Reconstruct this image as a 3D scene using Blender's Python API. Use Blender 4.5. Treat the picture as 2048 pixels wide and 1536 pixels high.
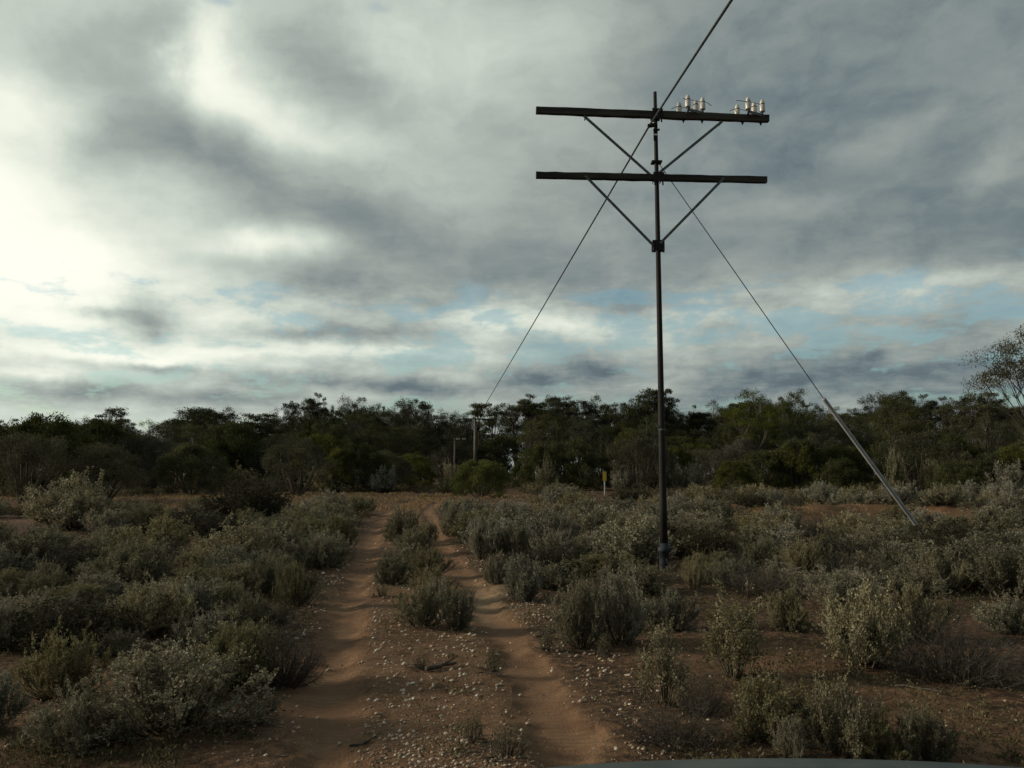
import bpy, math, random
import numpy as np

for _o in list(bpy.data.objects):
    bpy.data.objects.remove(_o, do_unlink=True)
SC = bpy.context.scene
COL = SC.collection

# ------------------------------------------------------------------ camera
F = 1770.0                     # focal length in pixels of the 2048 px wide photograph
CAM_H = 1.5
PITCH = math.atan((946.0 - 768.0) / F)
cam_d = bpy.data.cameras.new('camera')
cam_d.sensor_width = 36.0
cam_d.lens = 36.0 * F / 2048.0
cam_d.clip_start = 0.05
cam_d.clip_end = 3000.0
cam = bpy.data.objects.new('camera', cam_d)
COL.objects.link(cam)
cam.location = (0, 0, CAM_H)
cam.rotation_euler = (math.pi / 2 + PITCH, 0, 0)
SC.camera = cam


def ray(px, py):
    a, b = (px - 1024.0) / F, (768.0 - py) / F
    c, s = math.cos(PITCH), math.sin(PITCH)
    return (a, c - b * s, s + b * c)


def at(px, py, depth):
    """the point seen at pixel (px, py) whose distance along +Y is depth"""
    r = ray(px, py)
    k = depth / r[1]
    return (r[0] * k, depth, CAM_H + r[2] * k)


def ground_at(px, py, z=0.0):
    r = ray(px, py)
    k = (z - CAM_H) / r[2]
    return (r[0] * k, r[1] * k)


# ------------------------------------------------------------------ light
SUN_AZ, SUN_EL = math.radians(-86.0), math.radians(18.0)      # from the left, a little ahead, behind thin cloud
sun_d = bpy.data.lights.new('sun', 'SUN')
sun_d.energy = 3.3
sun_d.angle = math.radians(9.0)
sun_d.color = (1.0, 0.89, 0.70)
sun = bpy.data.objects.new('sun', sun_d)
COL.objects.link(sun)
SUN_DIR = (math.sin(SUN_AZ) * math.cos(SUN_EL), math.cos(SUN_AZ) * math.cos(SUN_EL), math.sin(SUN_EL))
sun.rotation_euler = (math.pi / 2 - SUN_EL, 0, math.pi - SUN_AZ)

SC.view_settings.view_transform = 'Standard'
SC.view_settings.look = 'None'
SC.view_settings.exposure = 0.0
SC.view_settings.gamma = 1.0
SC.view_settings.use_curve_mapping = False

# ------------------------------------------------------------------ sky: Nishita blue seen through a broken cloud deck
world = bpy.data.worlds.new('World')
SC.world = world
world.use_nodes = True


class Nodes:
    def __init__(self, tree):
        self.t = tree
        self.t.nodes.clear()

    def new(self, kind, **kw):
        n = self.t.nodes.new(kind)
        for k, v in kw.items():
            setattr(n, k, v)
        return n

    def put(self, sock, v):
        if isinstance(v, bpy.types.NodeSocket):
            self.t.links.new(v, sock)
        elif v is not None:
            sock.default_value = v

    def math(self, op, a, b=None, c=None, clamp=False):
        n = self.new('ShaderNodeMath', operation=op, use_clamp=clamp)
        for s, v in zip(n.inputs, (a, b, c)):
            self.put(s, v)
        return n.outputs[0]

    def vmath(self, op, a, b=None, c=None, scale=None):
        n = self.new('ShaderNodeVectorMath', operation=op)
        for s, v in zip(n.inputs, (a, b, c)):
            self.put(s, v)
        if scale is not None:
            self.put(n.inputs['Scale'], scale)
        return n.outputs['Value'] if op in ('DOT_PRODUCT', 'LENGTH', 'DISTANCE') else n.outputs['Vector']

    def noise(self, vec, scale, detail=4.0, rough=0.5, distort=0.0, dims='3D'):
        n = self.new('ShaderNodeTexNoise', noise_dimensions=dims)
        self.put(n.inputs['Vector'], vec)
        n.inputs['Scale'].default_value = scale
        n.inputs['Detail'].default_value = detail
        n.inputs['Roughness'].default_value = rough
        n.inputs['Distortion'].default_value = distort
        return n

    def ramp(self, fac, stops, interp='LINEAR'):
        n = self.new('ShaderNodeValToRGB')
        n.color_ramp.interpolation = interp
        el = n.color_ramp.elements
        while len(el) < len(stops):
            el.new(0.5)
        for e, (p, c) in zip(el, stops):
            e.position = p
            e.color = (c[0], c[1], c[2], 1) if not isinstance(c, (int, float)) else (c, c, c, 1)
        self.put(n.inputs['Fac'], fac)
        return n.outputs['Color']

    def mix(self, fac, a, b, blend='MIX'):
        n = self.new('ShaderNodeMix', data_type='RGBA', blend_type=blend)
        self.put(n.inputs[0], fac)
        self.put(n.inputs[6], a if isinstance(a, bpy.types.NodeSocket) else (*a, 1))
        self.put(n.inputs[7], b if isinstance(b, bpy.types.NodeSocket) else (*b, 1))
        return n.outputs[2]

    def range(self, v, a, b, c=0.0, d=1.0):
        n = self.new('ShaderNodeMapRange', interpolation_type='SMOOTHSTEP')
        for s, x in zip(n.inputs, (v, a, b, c, d)):
            self.put(s, x)
        return n.outputs[0]


W = Nodes(world.node_tree)


def build_sky():
    tc = W.new('ShaderNodeTexCoord').outputs['Generated']
    d = W.vmath('NORMALIZE', tc)
    sep = W.new('ShaderNodeSeparateXYZ')
    W.put(sep.inputs[0], d)
    x, y, z = sep.outputs
    az = W.math('ARCTAN2', x, y)
    el = W.math('ARCSINE', z)
    comb = W.new('ShaderNodeCombineXYZ')
    W.put(comb.inputs[0], az)
    W.put(comb.inputs[1], el)
    flat = comb.outputs[0]
    # cloud base plane: the deck recedes towards the horizon
    zz = W.math('ADD', W.math('MAXIMUM', z, 0.0), 0.10)
    pl = W.new('ShaderNodeCombineXYZ')
    W.put(pl.inputs[0], W.math('DIVIDE', x, zz))
    W.put(pl.inputs[1], W.math('DIVIDE', y, zz))
    plane = pl.outputs[0]
    n_big = W.noise(plane, 1.1, 4, 0.52, 0.0, '2D')
    n_warp = W.noise(flat, 5.0, 5, 0.55, 0.0, '2D')
    n_mid = W.noise(W.vmath('MULTIPLY_ADD', n_warp.outputs['Color'], (0.2, 0.2, 0.0), plane), 3.4, 6, 0.62, 0.0, '2D')
    n_warp2 = W.noise(flat, 17.0, 4, 0.6, 0.0, '2D')
    w1 = W.vmath('SUBTRACT', n_warp.outputs['Color'], (0.5, 0.5, 0.5))
    w2 = W.vmath('SUBTRACT', n_warp2.outputs['Color'], (0.5, 0.5, 0.5))
    q = W.vmath('MULTIPLY_ADD', w1, (0.13, 0.07, 0.0), flat)
    q = W.vmath('MULTIPLY_ADD', w2, (0.025, 0.012, 0.0), q)

    qs = W.vmath('MULTIPLY_ADD', w1, (0.06, 0.016, 0.0), flat)
    qs = W.vmath('MULTIPLY_ADD', w2, (0.045, 0.018, 0.0), qs)

    def ae(px, py):
        r = ray(px, py)
        return math.atan2(r[0], r[1]), math.atan2(r[2], math.hypot(r[0], r[1]))

    def blobs(acc, items):
        for (px, py, sx, sy, rot, amp) in items:
            a0, e0 = ae(px, py)
            a1, _ = ae(px + 40, py)
            _, e1 = ae(px, py - 40)
            m = W.new('ShaderNodeMapping', vector_type='TEXTURE')
            W.put(m.inputs['Vector'], q if sy >= 30 else qs)
            m.inputs['Location'].default_value = (a0, e0, 0)
            m.inputs['Rotation'].default_value = (0, 0, math.radians(rot))
            m.inputs['Scale'].default_value = (sx * (a1 - a0) / 40, sy * (e1 - e0) / 40, 1)
            r2 = W.vmath('DOT_PRODUCT', m.outputs[0], m.outputs[0])
            g = W.math('POWER', 0.3679, r2)
            acc = W.math('MULTIPLY_ADD', g, amp, acc)
        return acc

    # brightness of the deck: thin and luminous towards the veiled sun, heavier away from it
    sunv = ray(-150, 430)
    ln = math.sqrt(sum(c * c for c in sunv))
    cs = W.vmath('DOT_PRODUCT', d, tuple(c / ln for c in sunv))
    glow = W.math('POWER', 2.71828, W.math('MULTIPLY', W.math('SUBTRACT', cs, 1.0), 6.0))
    L = W.math('MULTIPLY_ADD', glow, 0.43, 0.232)
    L = W.math('MULTIPLY_ADD', W.math('SUBTRACT', n_big.outputs[0], 0.5), 0.16, L)
    L = W.math('MULTIPLY_ADD', W.math('SUBTRACT', n_mid.outputs[0], 0.5), 0.16, L)
    L = blobs(L, [
        # luminous parts
        (-80, 430, 360, 160, -22, 0.38), (60, 525, 380, 95, -4, 0.22), (0, 205, 130, 60, 0, 0.20),
        (395, 80, 62, 110, 0, 0.27), (470, 175, 120, 60, -25, 0.25), (640, 262, 160, 45, -12, 0.18),
        (930, 70, 260, 130, 0, 0.22), (540, 487, 120, 28, 4, 0.34), (330, 690, 360, 70, 0, 0.16),
        (205, 712, 190, 15, 0, 0.25), (90, 752, 90, 15, 0, 0.25), (560, 708, 190, 10, 0, 0.18),
        (760, 702, 230, 10, -2, 0.20), (1080, 640, 140, 32, 0, 0.22), (1400, 640, 600, 55, 0, 0.20), (1850, 600, 260, 30, 0, 0.10),
        (1810, 262, 90, 42, 20, 0.13), (1570, 420, 140, 30, 0, 0.07), (2040, 330, 80, 45, 0, 0.09), (1900, 560, 260, 24, 4, 0.08),
        # heavy parts
        (170, 100, 160, 70, 0, -0.14), (310, 60, 70, 60, 0, -0.14), (285, 250, 110, 75, -8, -0.20), (180, 280, 120, 40, -15, -0.13),
        (440, 315, 140, 65, -18, -0.15), (620, 420, 270, 80, -22, -0.14), (860, 500, 310, 90, -12, -0.13),
        (630, 105, 115, 60, -32, -0.20), (262, 632, 105, 34, 3, -0.50), (165, 622, 60, 12, 0, -0.28),
        (690, 668, 220, 17, 2, -0.26), (640, 580, 180, 42, -8, -0.24), (310, 736, 110, 11, 0, -0.34),
        (850, 772, 130, 19, -2, -0.20), (280, 790, 340, 26, 0, -0.32), (620, 765, 230, 16, -2, -0.22),
        (1180, 742, 60, 24, 0, -0.15), (1070, 757, 45, 18, 0, -0.13), (1510, 765, 150, 26, 2, -0.15),
        (1715, 722, 48, 15, 8, -0.12), (1870, 745, 140, 24, 4, -0.10), (1270, 615, 65, 16, 0, -0.10),
        (1540, 608, 75, 14, 0, -0.10), (1450, 650, 55, 12, 0, -0.08), (1650, 300, 320, 150, 0, -0.05)])
    n_puff = W.noise(W.vmath('MULTIPLY', q, (1.0, 1.7, 1.0)), 9.0, 7, 0.6, 0.0, '2D')
    L = W.math('MULTIPLY_ADD', W.math('SUBTRACT', W.range(n_puff.outputs[0], 0.34, 0.66), 0.5), 0.06, L)
    # small broken clouds below the edge of the deck
    low = W.range(el, 0.235, 0.19, 0.0, 1.0)
    n_low = W.noise(W.vmath('MULTIPLY', flat, (1.0, 2.6, 1.0)), 13.0, 6, 0.60, 0.1, '2D')
    L = W.math('MULTIPLY_ADD', W.math('MULTIPLY', W.math('SUBTRACT', n_low.outputs[0], 0.5), low), 0.46, L)
    L = W.math('MAXIMUM', L, 0.09)
    col = W.ramp(L, [(0.0, (0.07, 0.09, 0.10)), (0.17, (0.138, 0.182, 0.203)), (0.36, (0.325, 0.366, 0.343)),
                     (0.62, (0.595, 0.655, 0.58)), (0.85, (0.87, 0.91, 0.79)), (1.0, (1.0, 1.0, 0.88))])
    over = W.math('MULTIPLY_ADD', W.math('MAXIMUM', W.math('SUBTRACT', L, 1.0), 0.0), 0.15, 1.0)
    bg_c = W.new('ShaderNodeBackground')
    W.put(bg_c.inputs[0], col)
    W.put(bg_c.inputs[1], over)
    sky = W.new('ShaderNodeTexSky', sky_type='NISHITA')
    sky.sun_disc = False
    sky.sun_elevation = SUN_EL
    sky.sun_rotation = SUN_AZ % (2 * math.pi)
    sky.air_density = 1.0
    sky.dust_density = 1.5
    sky.ozone_density = 3.0
    bg_s = W.new('ShaderNodeBackground')
    W.put(bg_s.inputs[0], W.mix(1.0, sky.outputs[0], (1.08, 1.16, 0.95), 'MULTIPLY'))
    bg_s.inputs[1].default_value = 0.145
    G = blobs(W.math('MULTIPLY', W.math('SUBTRACT', n_mid.outputs[0], 0.62), 0.6), [
        (1330, 640, 480, 62, 0, 0.55), (900, 690, 120, 40, 20, 0.7), (1700, 670, 360, 62, 2, 0.5),
        (1050, 720, 150, 24, 0, 0.7), (420, 0, 45, 16, 0, 0.9), (745, 15, 34, 22, 0, 0.6),
        (960, 800, 110, 18, 0, 0.5), (200, 570, 40, 12, 0, 0.5),
        (1180, 742, 60, 24, 0, -1.2), (1070, 757, 45, 18, 0, -1.1), (1510, 765, 160, 26, 2, -1.3), (1715, 722, 48, 15, 8, -1.0),
        (1870, 745, 150, 26, 4, -1.1), (1270, 615, 65, 16, 0, -0.7), (1540, 608, 75, 14, 0, -0.7), (1450, 650, 55, 12, 0, -0.5), (850, 772, 130, 19, -2, -0.9)])
    G = W.math('MULTIPLY_ADD', W.math('MULTIPLY', W.math('SUBTRACT', n_low.outputs[0], 0.52), low), -5.5, G)
    G = W.range(G, 0.12, 1.0, 0.0, 0.50)
    mx = W.new('ShaderNodeMixShader')
    W.put(mx.inputs[0], G)
    W.put(mx.inputs[1], bg_c.outputs[0])
    W.put(mx.inputs[2], bg_s.outputs[0])
    out = W.new('ShaderNodeOutputWorld')
    W.put(out.inputs[0], mx.outputs[0])


build_sky()
SC.cycles.max_bounces = 4
SC.cycles.diffuse_bounces = 3
SC.cycles.glossy_bounces = 2
SC.cycles.transmission_bounces = 2
SC.cycles.use_denoising = True
SC.cycles.use_adaptive_sampling = True
SC.cycles.adaptive_threshold = 0.02
world.cycles.sampling_method = 'MANUAL'
world.cycles.sample_map_resolution = 512

# ------------------------------------------------------------------ helpers
RNG = np.random.default_rng(7)
random.seed(7)


def tag(o, label=None, cat=None, group=None, kind=None):
    if label: o['label'] = label
    if cat: o['category'] = cat
    if group: o['group'] = group
    if kind: o['kind'] = kind
    return o


def link(name, data, parent=None, mat=None):
    o = bpy.data.objects.new(name, data)
    COL.objects.link(o)
    if parent is not None:
        o.parent = parent
    if mat is not None and not data.materials:
        data.materials.append(mat)
    return o


def empty(name, loc=(0, 0, 0), rz=0.0, scale=(1, 1, 1)):
    o = bpy.data.objects.new(name, None)
    COL.objects.link(o)
    o.location = loc
    o.rotation_euler = (0, 0, rz)
    o.scale = scale
    o.empty_display_size = 0.2
    return o


def np_mesh(name, verts, faces_list, smooth=False):
    """verts (n,3); faces_list: list of integer arrays (m,k), k constant in each"""
    me = bpy.data.meshes.new(name)
    verts = np.asarray(verts, dtype=np.float32)
    me.vertices.add(len(verts))
    me.vertices.foreach_set('co', verts.ravel())
    idx = np.concatenate([np.asarray(f, dtype=np.int32).ravel() for f in faces_list])
    tot = np.concatenate([np.full(len(f), f.shape[1], dtype=np.int32) for f in faces_list])
    start = np.concatenate([[0], np.cumsum(tot)[:-1]]).astype(np.int32)
    me.loops.add(len(idx))
    me.loops.foreach_set('vertex_index', idx)
    me.polygons.add(len(tot))
    me.polygons.foreach_set('loop_start', start)
    me.polygons.foreach_set('loop_total', tot)
    if smooth:
        me.polygons.foreach_set('use_smooth', np.ones(len(tot), dtype=bool))
    me.update(calc_edges=True)
    me.validate()
    return me


def unit(v):
    return v / np.maximum(np.linalg.norm(v, axis=-1, keepdims=True), 1e-9)


class Tubes:
    """many swept tubes gathered into one mesh"""
    def __init__(self):
        self.v, self.f, self.n = [], [], 0

    def add(self, pts, radii, sides=5, cap=True):
        P = np.asarray(pts, float)
        k = len(P)
        radii = np.broadcast_to(np.asarray(radii, float), (k,))
        T = unit(np.gradient(P, axis=0))
        ref = np.array([0, 0, 1.0]) if abs(T[:, 2]).mean() < 0.8 else np.array([1.0, 0, 0])
        A = unit(np.cross(T, ref))
        B = np.cross(T, A)
        ang = np.arange(sides) * 2 * math.pi / sides
        ring = P[:, None, :] + radii[:, None, None] * (np.cos(ang)[None, :, None] * A[:, None, :] + np.sin(ang)[None, :, None] * B[:, None, :])
        self.v.append(ring.reshape(-1, 3))
        i = np.arange(k - 1)[:, None] * sides
        j = np.arange(sides)[None, :]
        j2 = (j + 1) % sides
        q = np.stack([i + j, i + j2, i + sides + j2, i + sides + j], -1).reshape(-1, 4)
        self.f.append(q + self.n)
        if cap:
            self.caps = getattr(self, 'caps', [])
            self.caps.append((self.n, self.n + (k - 1) * sides, sides))
        self.n += k * sides

    def mesh(self, name, smooth=True):
        V = np.concatenate(self.v)
        fl = [np.concatenate(self.f)]
        for (a, b, s) in getattr(self, 'caps', []):
            fl.append(np.arange(s)[::-1][None, :] + a)
            fl.append(np.arange(s)[None, :] + b)
        return np_mesh(name, V, fl, smooth)


def leaf_mesh(name, P, D, length, width, rng, fold=0.25):
    """one small four-sided leaf at each point P pointing along D"""
    n = len(P)
    D = unit(D)
    R = rng.normal(size=(n, 3))
    S = unit(np.cross(D, R))
    N = np.cross(S, D)
    l = np.asarray(length).reshape(-1, 1) * np.ones((n, 1))
    w = np.asarray(width).reshape(-1, 1) * np.ones((n, 1))
    V = np.stack([P, P + D * l * 0.5 + S * w * 0.5 + N * w * fold, P + D * l, P + D * l * 0.5 - S * w * 0.5 + N * w * fold], 1).reshape(-1, 3)
    f = np.arange(4 * n).reshape(n, 4)
    return np_mesh(name, V, [f])


def material(name):
    m = bpy.data.materials.new(name)
    m.use_nodes = True
    return m, Nodes(m.node_tree)


def finish(N, col, rough=0.8, bump=None, bump_str=0.3, bump_dist=0.02, spec=0.3, metallic=0.0, normal=None):
    b = N.new('ShaderNodeBsdfPrincipled')
    N.put(b.inputs['Base Color'], col if isinstance(col, bpy.types.NodeSocket) else (*col, 1))
    N.put(b.inputs['Roughness'], rough)
    N.put(b.inputs['Metallic'], metallic)
    N.put(b.inputs['Specular IOR Level'], spec)
    if bump is not None:
        bn = N.new('ShaderNodeBump')
        bn.inputs['Strength'].default_value = bump_str
        bn.inputs['Distance'].default_value = bump_dist
        N.put(bn.inputs['Height'], bump)
        N.put(b.inputs['Normal'], bn.outputs[0])
    o = N.new('ShaderNodeOutputMaterial')
    N.put(o.inputs[0], b.outputs[0])
    return b


def foliage_mat(name, stops, trans=0.25, obj_var=0.25, patch=None):
    """leaf colour varies leaf by leaf, clump by clump and plant by plant"""
    m, N = material(name)
    isl = N.new('ShaderNodeNewGeometry').outputs['Random Per Island']
    tc = N.new('ShaderNodeTexCoord').outputs['Object']
    nz = N.noise(tc, patch or 6.0, 2, 0.5)
    f = N.math('MULTIPLY_ADD', isl, 0.55, N.math('MULTIPLY', N.range(nz.outputs[0], 0.3, 0.7), 0.45))
    col = N.ramp(f, stops)
    rnd = N.new('ShaderNodeObjectInfo').outputs['Random']
    hsv = N.new('ShaderNodeHueSaturation')
    N.put(hsv.inputs['Color'], col)
    N.put(hsv.inputs['Value'], N.math('MULTIPLY_ADD', rnd, 2 * obj_var, 1.0 - obj_var))
    N.put(hsv.inputs['Hue'], N.math('MULTIPLY_ADD', rnd, -0.025, 0.505))
    N.put(hsv.inputs['Saturation'], N.math('MULTIPLY_ADD', N.math('FRACT', N.math('MULTIPLY', rnd, 7.3)), 0.5, 0.75))
    d = N.new('ShaderNodeBsdfDiffuse')
    t = N.new('ShaderNodeBsdfTranslucent')
    N.put(d.inputs[0], hsv.outputs[0])
    N.put(t.inputs[0], hsv.outputs[0])
    mx = N.new('ShaderNodeMixShader')
    mx.inputs[0].default_value = trans
    N.put(mx.inputs[1], d.outputs[0])
    N.put(mx.inputs[2], t.outputs[0])
    o = N.new('ShaderNodeOutputMaterial')
    N.put(o.inputs[0], mx.outputs[0])
    return m


def plain_mat(name, c1, c2, scale=8.0, rough=0.8, bump=0.3, dist=0.01, metallic=0.0, spec=0.3, stretch=(1, 1, 1)):
    m, N = material(name)
    tc = N.new('ShaderNodeTexCoord').outputs['Object']
    v = N.vmath('MULTIPLY', tc, stretch)
    nz = N.noise(v, scale, 6, 0.65, 0.2)
    col = N.mix(N.range(nz.outputs[0], 0.3, 0.7), c1, c2)
    finish(N, col, rough, nz.outputs[0], bump, dist, spec, metallic)
    return m


# value noise for terrain and scatter
def vnoise(x, y, seed=0):
    xi, yi = np.floor(x).astype(np.int64), np.floor(y).astype(np.int64)
    xf, yf = x - xi, y - yi
    u, v = xf * xf * (3 - 2 * xf), yf * yf * (3 - 2 * yf)

    def h(a, b):
        n = (a * 374761393 + b * 668265263 + seed * 1442695041) & 0x7fffffff
        n = ((n ^ (n >> 13)) * 1274126177) & 0x7fffffff
        return ((n ^ (n >> 16)) & 0xffff) / 65535.0
    return (h(xi, yi) * (1 - u) + h(xi + 1, yi) * u) * (1 - v) + (h(xi, yi + 1) * (1 - u) + h(xi + 1, yi + 1) * u) * v


def fbm(x, y, octaves=4, seed=0):
    s, a, tot = 0.0, 1.0, 0.0
    for k in range(octaves):
        s = s + a * vnoise(x * 2 ** k, y * 2 ** k, seed + k)
        tot += a
        a *= 0.5
    return s / tot


# ------------------------------------------------------------------ terrain
def spline(pix):
    P = np.array([ground_at(*p) for p in pix])
    P = P[np.argsort(P[:, 1])]
    ys = np.concatenate([[-30.0, 1.0], P[:, 1]])
    d = (P[1] - P[0]) / (P[1, 1] - P[0, 1])
    xs = np.concatenate([[P[0, 0] - 33 * d[0] * 0.2, P[0, 0] + (1.0 - P[0, 1]) * d[0] * 0.6], P[:, 0]])
    return ys, xs


RUT_L = spline([(640, 1536), (655, 1460), (668, 1380), (676, 1314), (690, 1216), (722, 1146), (746, 1063), (772, 1025), (808, 1006)])
RUT_R = spline([(1160, 1536), (1112, 1440), (1060, 1340), (1012, 1272), (984, 1227), (949, 1174), (907, 1133), (879, 1087), (862, 1042), (852, 1020), (868, 1006)])


def smooth(e0, e1, x):
    t = np.clip((x - e0) / (e1 - e0), 0, 1)
    return t * t * (3 - 2 * t)


def rut_lateral(x, y):
    wob = (fbm(x * 0 + 3.1, y * 0.7, 3, 5) - 0.5) * 0.14
    l = x - np.interp(y, *RUT_L) + wob
    r = x - np.interp(y, *RUT_R) + wob
    return l, r


def rut_mask(x, y):
    l, r = rut_lateral(x, y)
    edge = (fbm(x * 5, y * 3.5, 3, 11) - 0.5) * 0.26 + (fbm(x * 14, y * 11, 2, 19) - 0.5) * 0.10
    w = 0.125 + (fbm(y * 0.9, y * 0 + 9, 2, 13) - 0.5) * 0.08
    fade = 1 - smooth(46, 54, y)
    ml = 1 - smooth(w - 0.07, w + 0.17, np.abs(l) + edge)
    mr = 1 - smooth(w - 0.07, w + 0.19, np.abs(r) + edge)
    return np.maximum(ml, mr) * fade


BANK_Y = 29.0


def bank(x, y):
    yc = BANK_Y + 0.05 * (x - 8) + (fbm(x * 0.25, x * 0 + 2, 3, 23) - 0.5) * 3.0
    hh = 0.50 + (fbm(x * 0.5, y * 0.5, 3, 31) - 0.5) * 0.32
    hh = hh + (fbm(x * 2.2, y * 2.2, 2, 37) - 0.5) * 0.22
    return hh * np.exp(-((y - yc) / 0.95) ** 2) * smooth(4.5, 7.0, x) * (1 - smooth(34, 42, x))


def height(x, y):
    x, y = np.asarray(x, float), np.asarray(y, float)
    h = (fbm(x * 0.06, y * 0.06, 3, 1) - 0.5) * 0.25 * smooth(6, 40, np.abs(y) + np.abs(x) * 0.5)
    h = h + (fbm(x * 0.8, y * 0.8, 4, 2) - 0.5) * 0.085 * (1 - 0.65 * rut_mask(x, y))
    near = 1 - smooth(14, 28, y)
    h = h + near * (fbm(x * 7, y * 7, 3, 3) - 0.5) * 0.025 * (1 - 0.45 * rut_mask(x, y))
    h = h - 0.045 * rut_mask(x, y)
    return h + bank(x, y)


def hz(x, y):
    return float(height(np.array([x]), np.array([y]))[0])


def hzs(x, y):
    return height(np.asarray(x, float), np.asarray(y, float))


def axis(segs):
    out = []
    for a, b, step in segs:
        out.append(np.arange(a, b, step))
    return np.unique(np.concatenate(out + [np.array([segs[-1][1]])]).round(4))


def ground_material():
    m, N = material('red_earth')
    pos = N.new('ShaderNodeNewGeometry').outputs['Position']
    at_r = N.new('ShaderNodeAttribute', attribute_name='rut').outputs['Fac']
    at_d = N.new('ShaderNodeAttribute', attribute_name='litter').outputs['Fac']
    at_g = N.new('ShaderNodeAttribute', attribute_name='pale_patch').outputs['Fac']
    sc = N.new('ShaderNodeAttribute', attribute_name='along').outputs['Fac']
    n0 = N.noise(pos, 0.35, 3, 0.5)
    n1 = N.noise(pos, 2.2, 5, 0.6, 0.3)
    n2 = N.noise(pos, 14.0, 5, 0.65)
    n3 = N.noise(pos, 70.0, 3, 0.6)
    soil = N.ramp(n1.outputs[0], [(0.25, (0.125, 0.070, 0.040)), (0.5, (0.20, 0.112, 0.060)), (0.75, (0.29, 0.172, 0.096))])
    soil = N.mix(N.range(n0.outputs[0], 0.45, 0.65, 0.0, 0.5), soil, (0.23, 0.125, 0.066))
    crust = N.ramp(n2.outputs[0], [(0.3, (0.028, 0.020, 0.014)), (0.7, (0.105, 0.064, 0.038))])
    soil = N.mix(N.math('MULTIPLY', at_d, N.range(n2.outputs[0], 0.72, 0.46)), soil, crust)
    dust = N.ramp(n1.outputs[0], [(0.3, (0.140, 0.080, 0.047)), (0.7, (0.205, 0.122, 0.073))])
    soil = N.mix(N.math('MULTIPLY', at_r, N.range(n2.outputs[0], 0.34, 0.60, 0.05, 0.7)), soil, dust)
    soil = N.mix(N.math('MULTIPLY', at_g, N.range(n2.outputs[0], 0.35, 0.6, 0.15, 0.6)), soil, (0.40, 0.31, 0.19))
    soil = N.mix(N.range(n3.outputs[0], 0.66, 0.72, 0.0, 0.5), soil, (0.42, 0.37, 0.29))
    soil = N.mix(N.range(n3.outputs[0], 0.36, 0.30, 0.0, 0.55), soil, (0.05, 0.033, 0.022))
    # tyre tread pressed across the wheel ruts
    tread = N.math('SINE', N.math('MULTIPLY', sc, 2 * math.pi / 0.075))
    tread = N.math('MULTIPLY', N.math('MULTIPLY', tread, at_r), N.range(n1.outputs[0], 0.36, 0.54))
    hgt = N.math('MULTIPLY_ADD', n2.outputs[0], N.math('MULTIPLY_ADD', at_r, -0.8, 1.1), N.math('MULTIPLY', n3.outputs[0], 0.5))
    hgt = N.math('MULTIPLY_ADD', tread, 0.24, hgt)
    finish(N, soil, 0.95, hgt, 0.75, 0.03, 0.1)
    return m


SOIL = ground_material()


def build_ground():
    ys = axis([(-60, -6, 6.0), (-6, 2.5, 0.5), (2.5, 9, 0.05), (9, 16, 0.09), (16, 30, 0.2), (30, 48, 0.3), (48, 80, 1.0), (80, 200, 5.0), (200, 900, 50.0)])
    xs = axis([(-700, -200, 50.0), (-200, -40, 8.0), (-40, -14, 0.9), (-14, -5, 0.25), (-5, 4, 0.05), (4, 9, 0.15), (9, 24, 0.35), (24, 44, 0.8), (44, 200, 8.0), (200, 700, 50.0)])
    X, Y = np.meshgrid(xs, ys)
    Z = height(X, Y)
    V = np.stack([X, Y, Z], -1).reshape(-1, 3)
    nx, ny = len(xs), len(ys)
    i, j = np.meshgrid(np.arange(ny - 1), np.arange(nx - 1), indexing='ij')
    a = (i * nx + j)
    Q = np.stack([a, a + 1, a + nx + 1, a + nx], -1).reshape(-1, 4)
    rm = rut_mask(X, Y).ravel()
    bk = bank(X, Y).ravel()
    dens = (fbm(X * 0.5, Y * 0.5, 3, 41)).ravel()
    litter = (0.62 + 0.38 * smooth(0.36, 0.58, dens)) * (1 - rm)
    lx, rx = rut_lateral(X, Y)
    strip = (smooth(-0.5, 0.1, lx) * smooth(-0.5, 0.1, -rx)).ravel()          # driven strip: less litter, more gravel
    litter = litter * (1 - 0.5 * strip) * (1 - 0.6 * smooth(0.05, 0.2, bk))
    gx, gy = ground_at(975, 1195)
    g = np.exp(-((X - gx) / 0.28) ** 2 - ((Y - gy) / 1.5) ** 2).ravel() * smooth(0.2, 0.6, fbm(X * 3, Y * 3, 3, 77).ravel() + 0.05)  # soft-edged patch of paler colour on the right rut
    fr = rm[Q].mean(1) > 0.5
    fb = (bk[Q].mean(1) > 0.10) & ~fr
    for name, sel in (('ground', ~fr & ~fb), ('dirt_track', fr), ('earth_bank', fb)):
        q = Q[sel]
        used, inv = np.unique(q, return_inverse=True)
        me = np_mesh(name, V[used], [inv.reshape(q.shape)], True)
        for an, val in (('rut', rm), ('litter', litter), ('pale_patch', g), ('along', Y.ravel())):
            at_ = me.attributes.new(an, 'FLOAT', 'POINT')
            at_.data.foreach_set('value', val[used].astype(np.float32))
        o = link(name, me, None, SOIL)
        tag(o, kind='structure')
        if name == 'ground': GROUND.append(o)


GROUND = []
build_ground()
tag(bpy.data.objects['ground'], 'red-brown sandy earth with dark litter spread under all the shrubs', 'ground')
tag(bpy.data.objects['dirt_track'], 'pair of bare sandy wheel ruts running away from the camera', 'track')
tag(bpy.data.objects['earth_bank'], 'low bank of bare red soil behind the near telegraph pole', 'bank')

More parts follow.
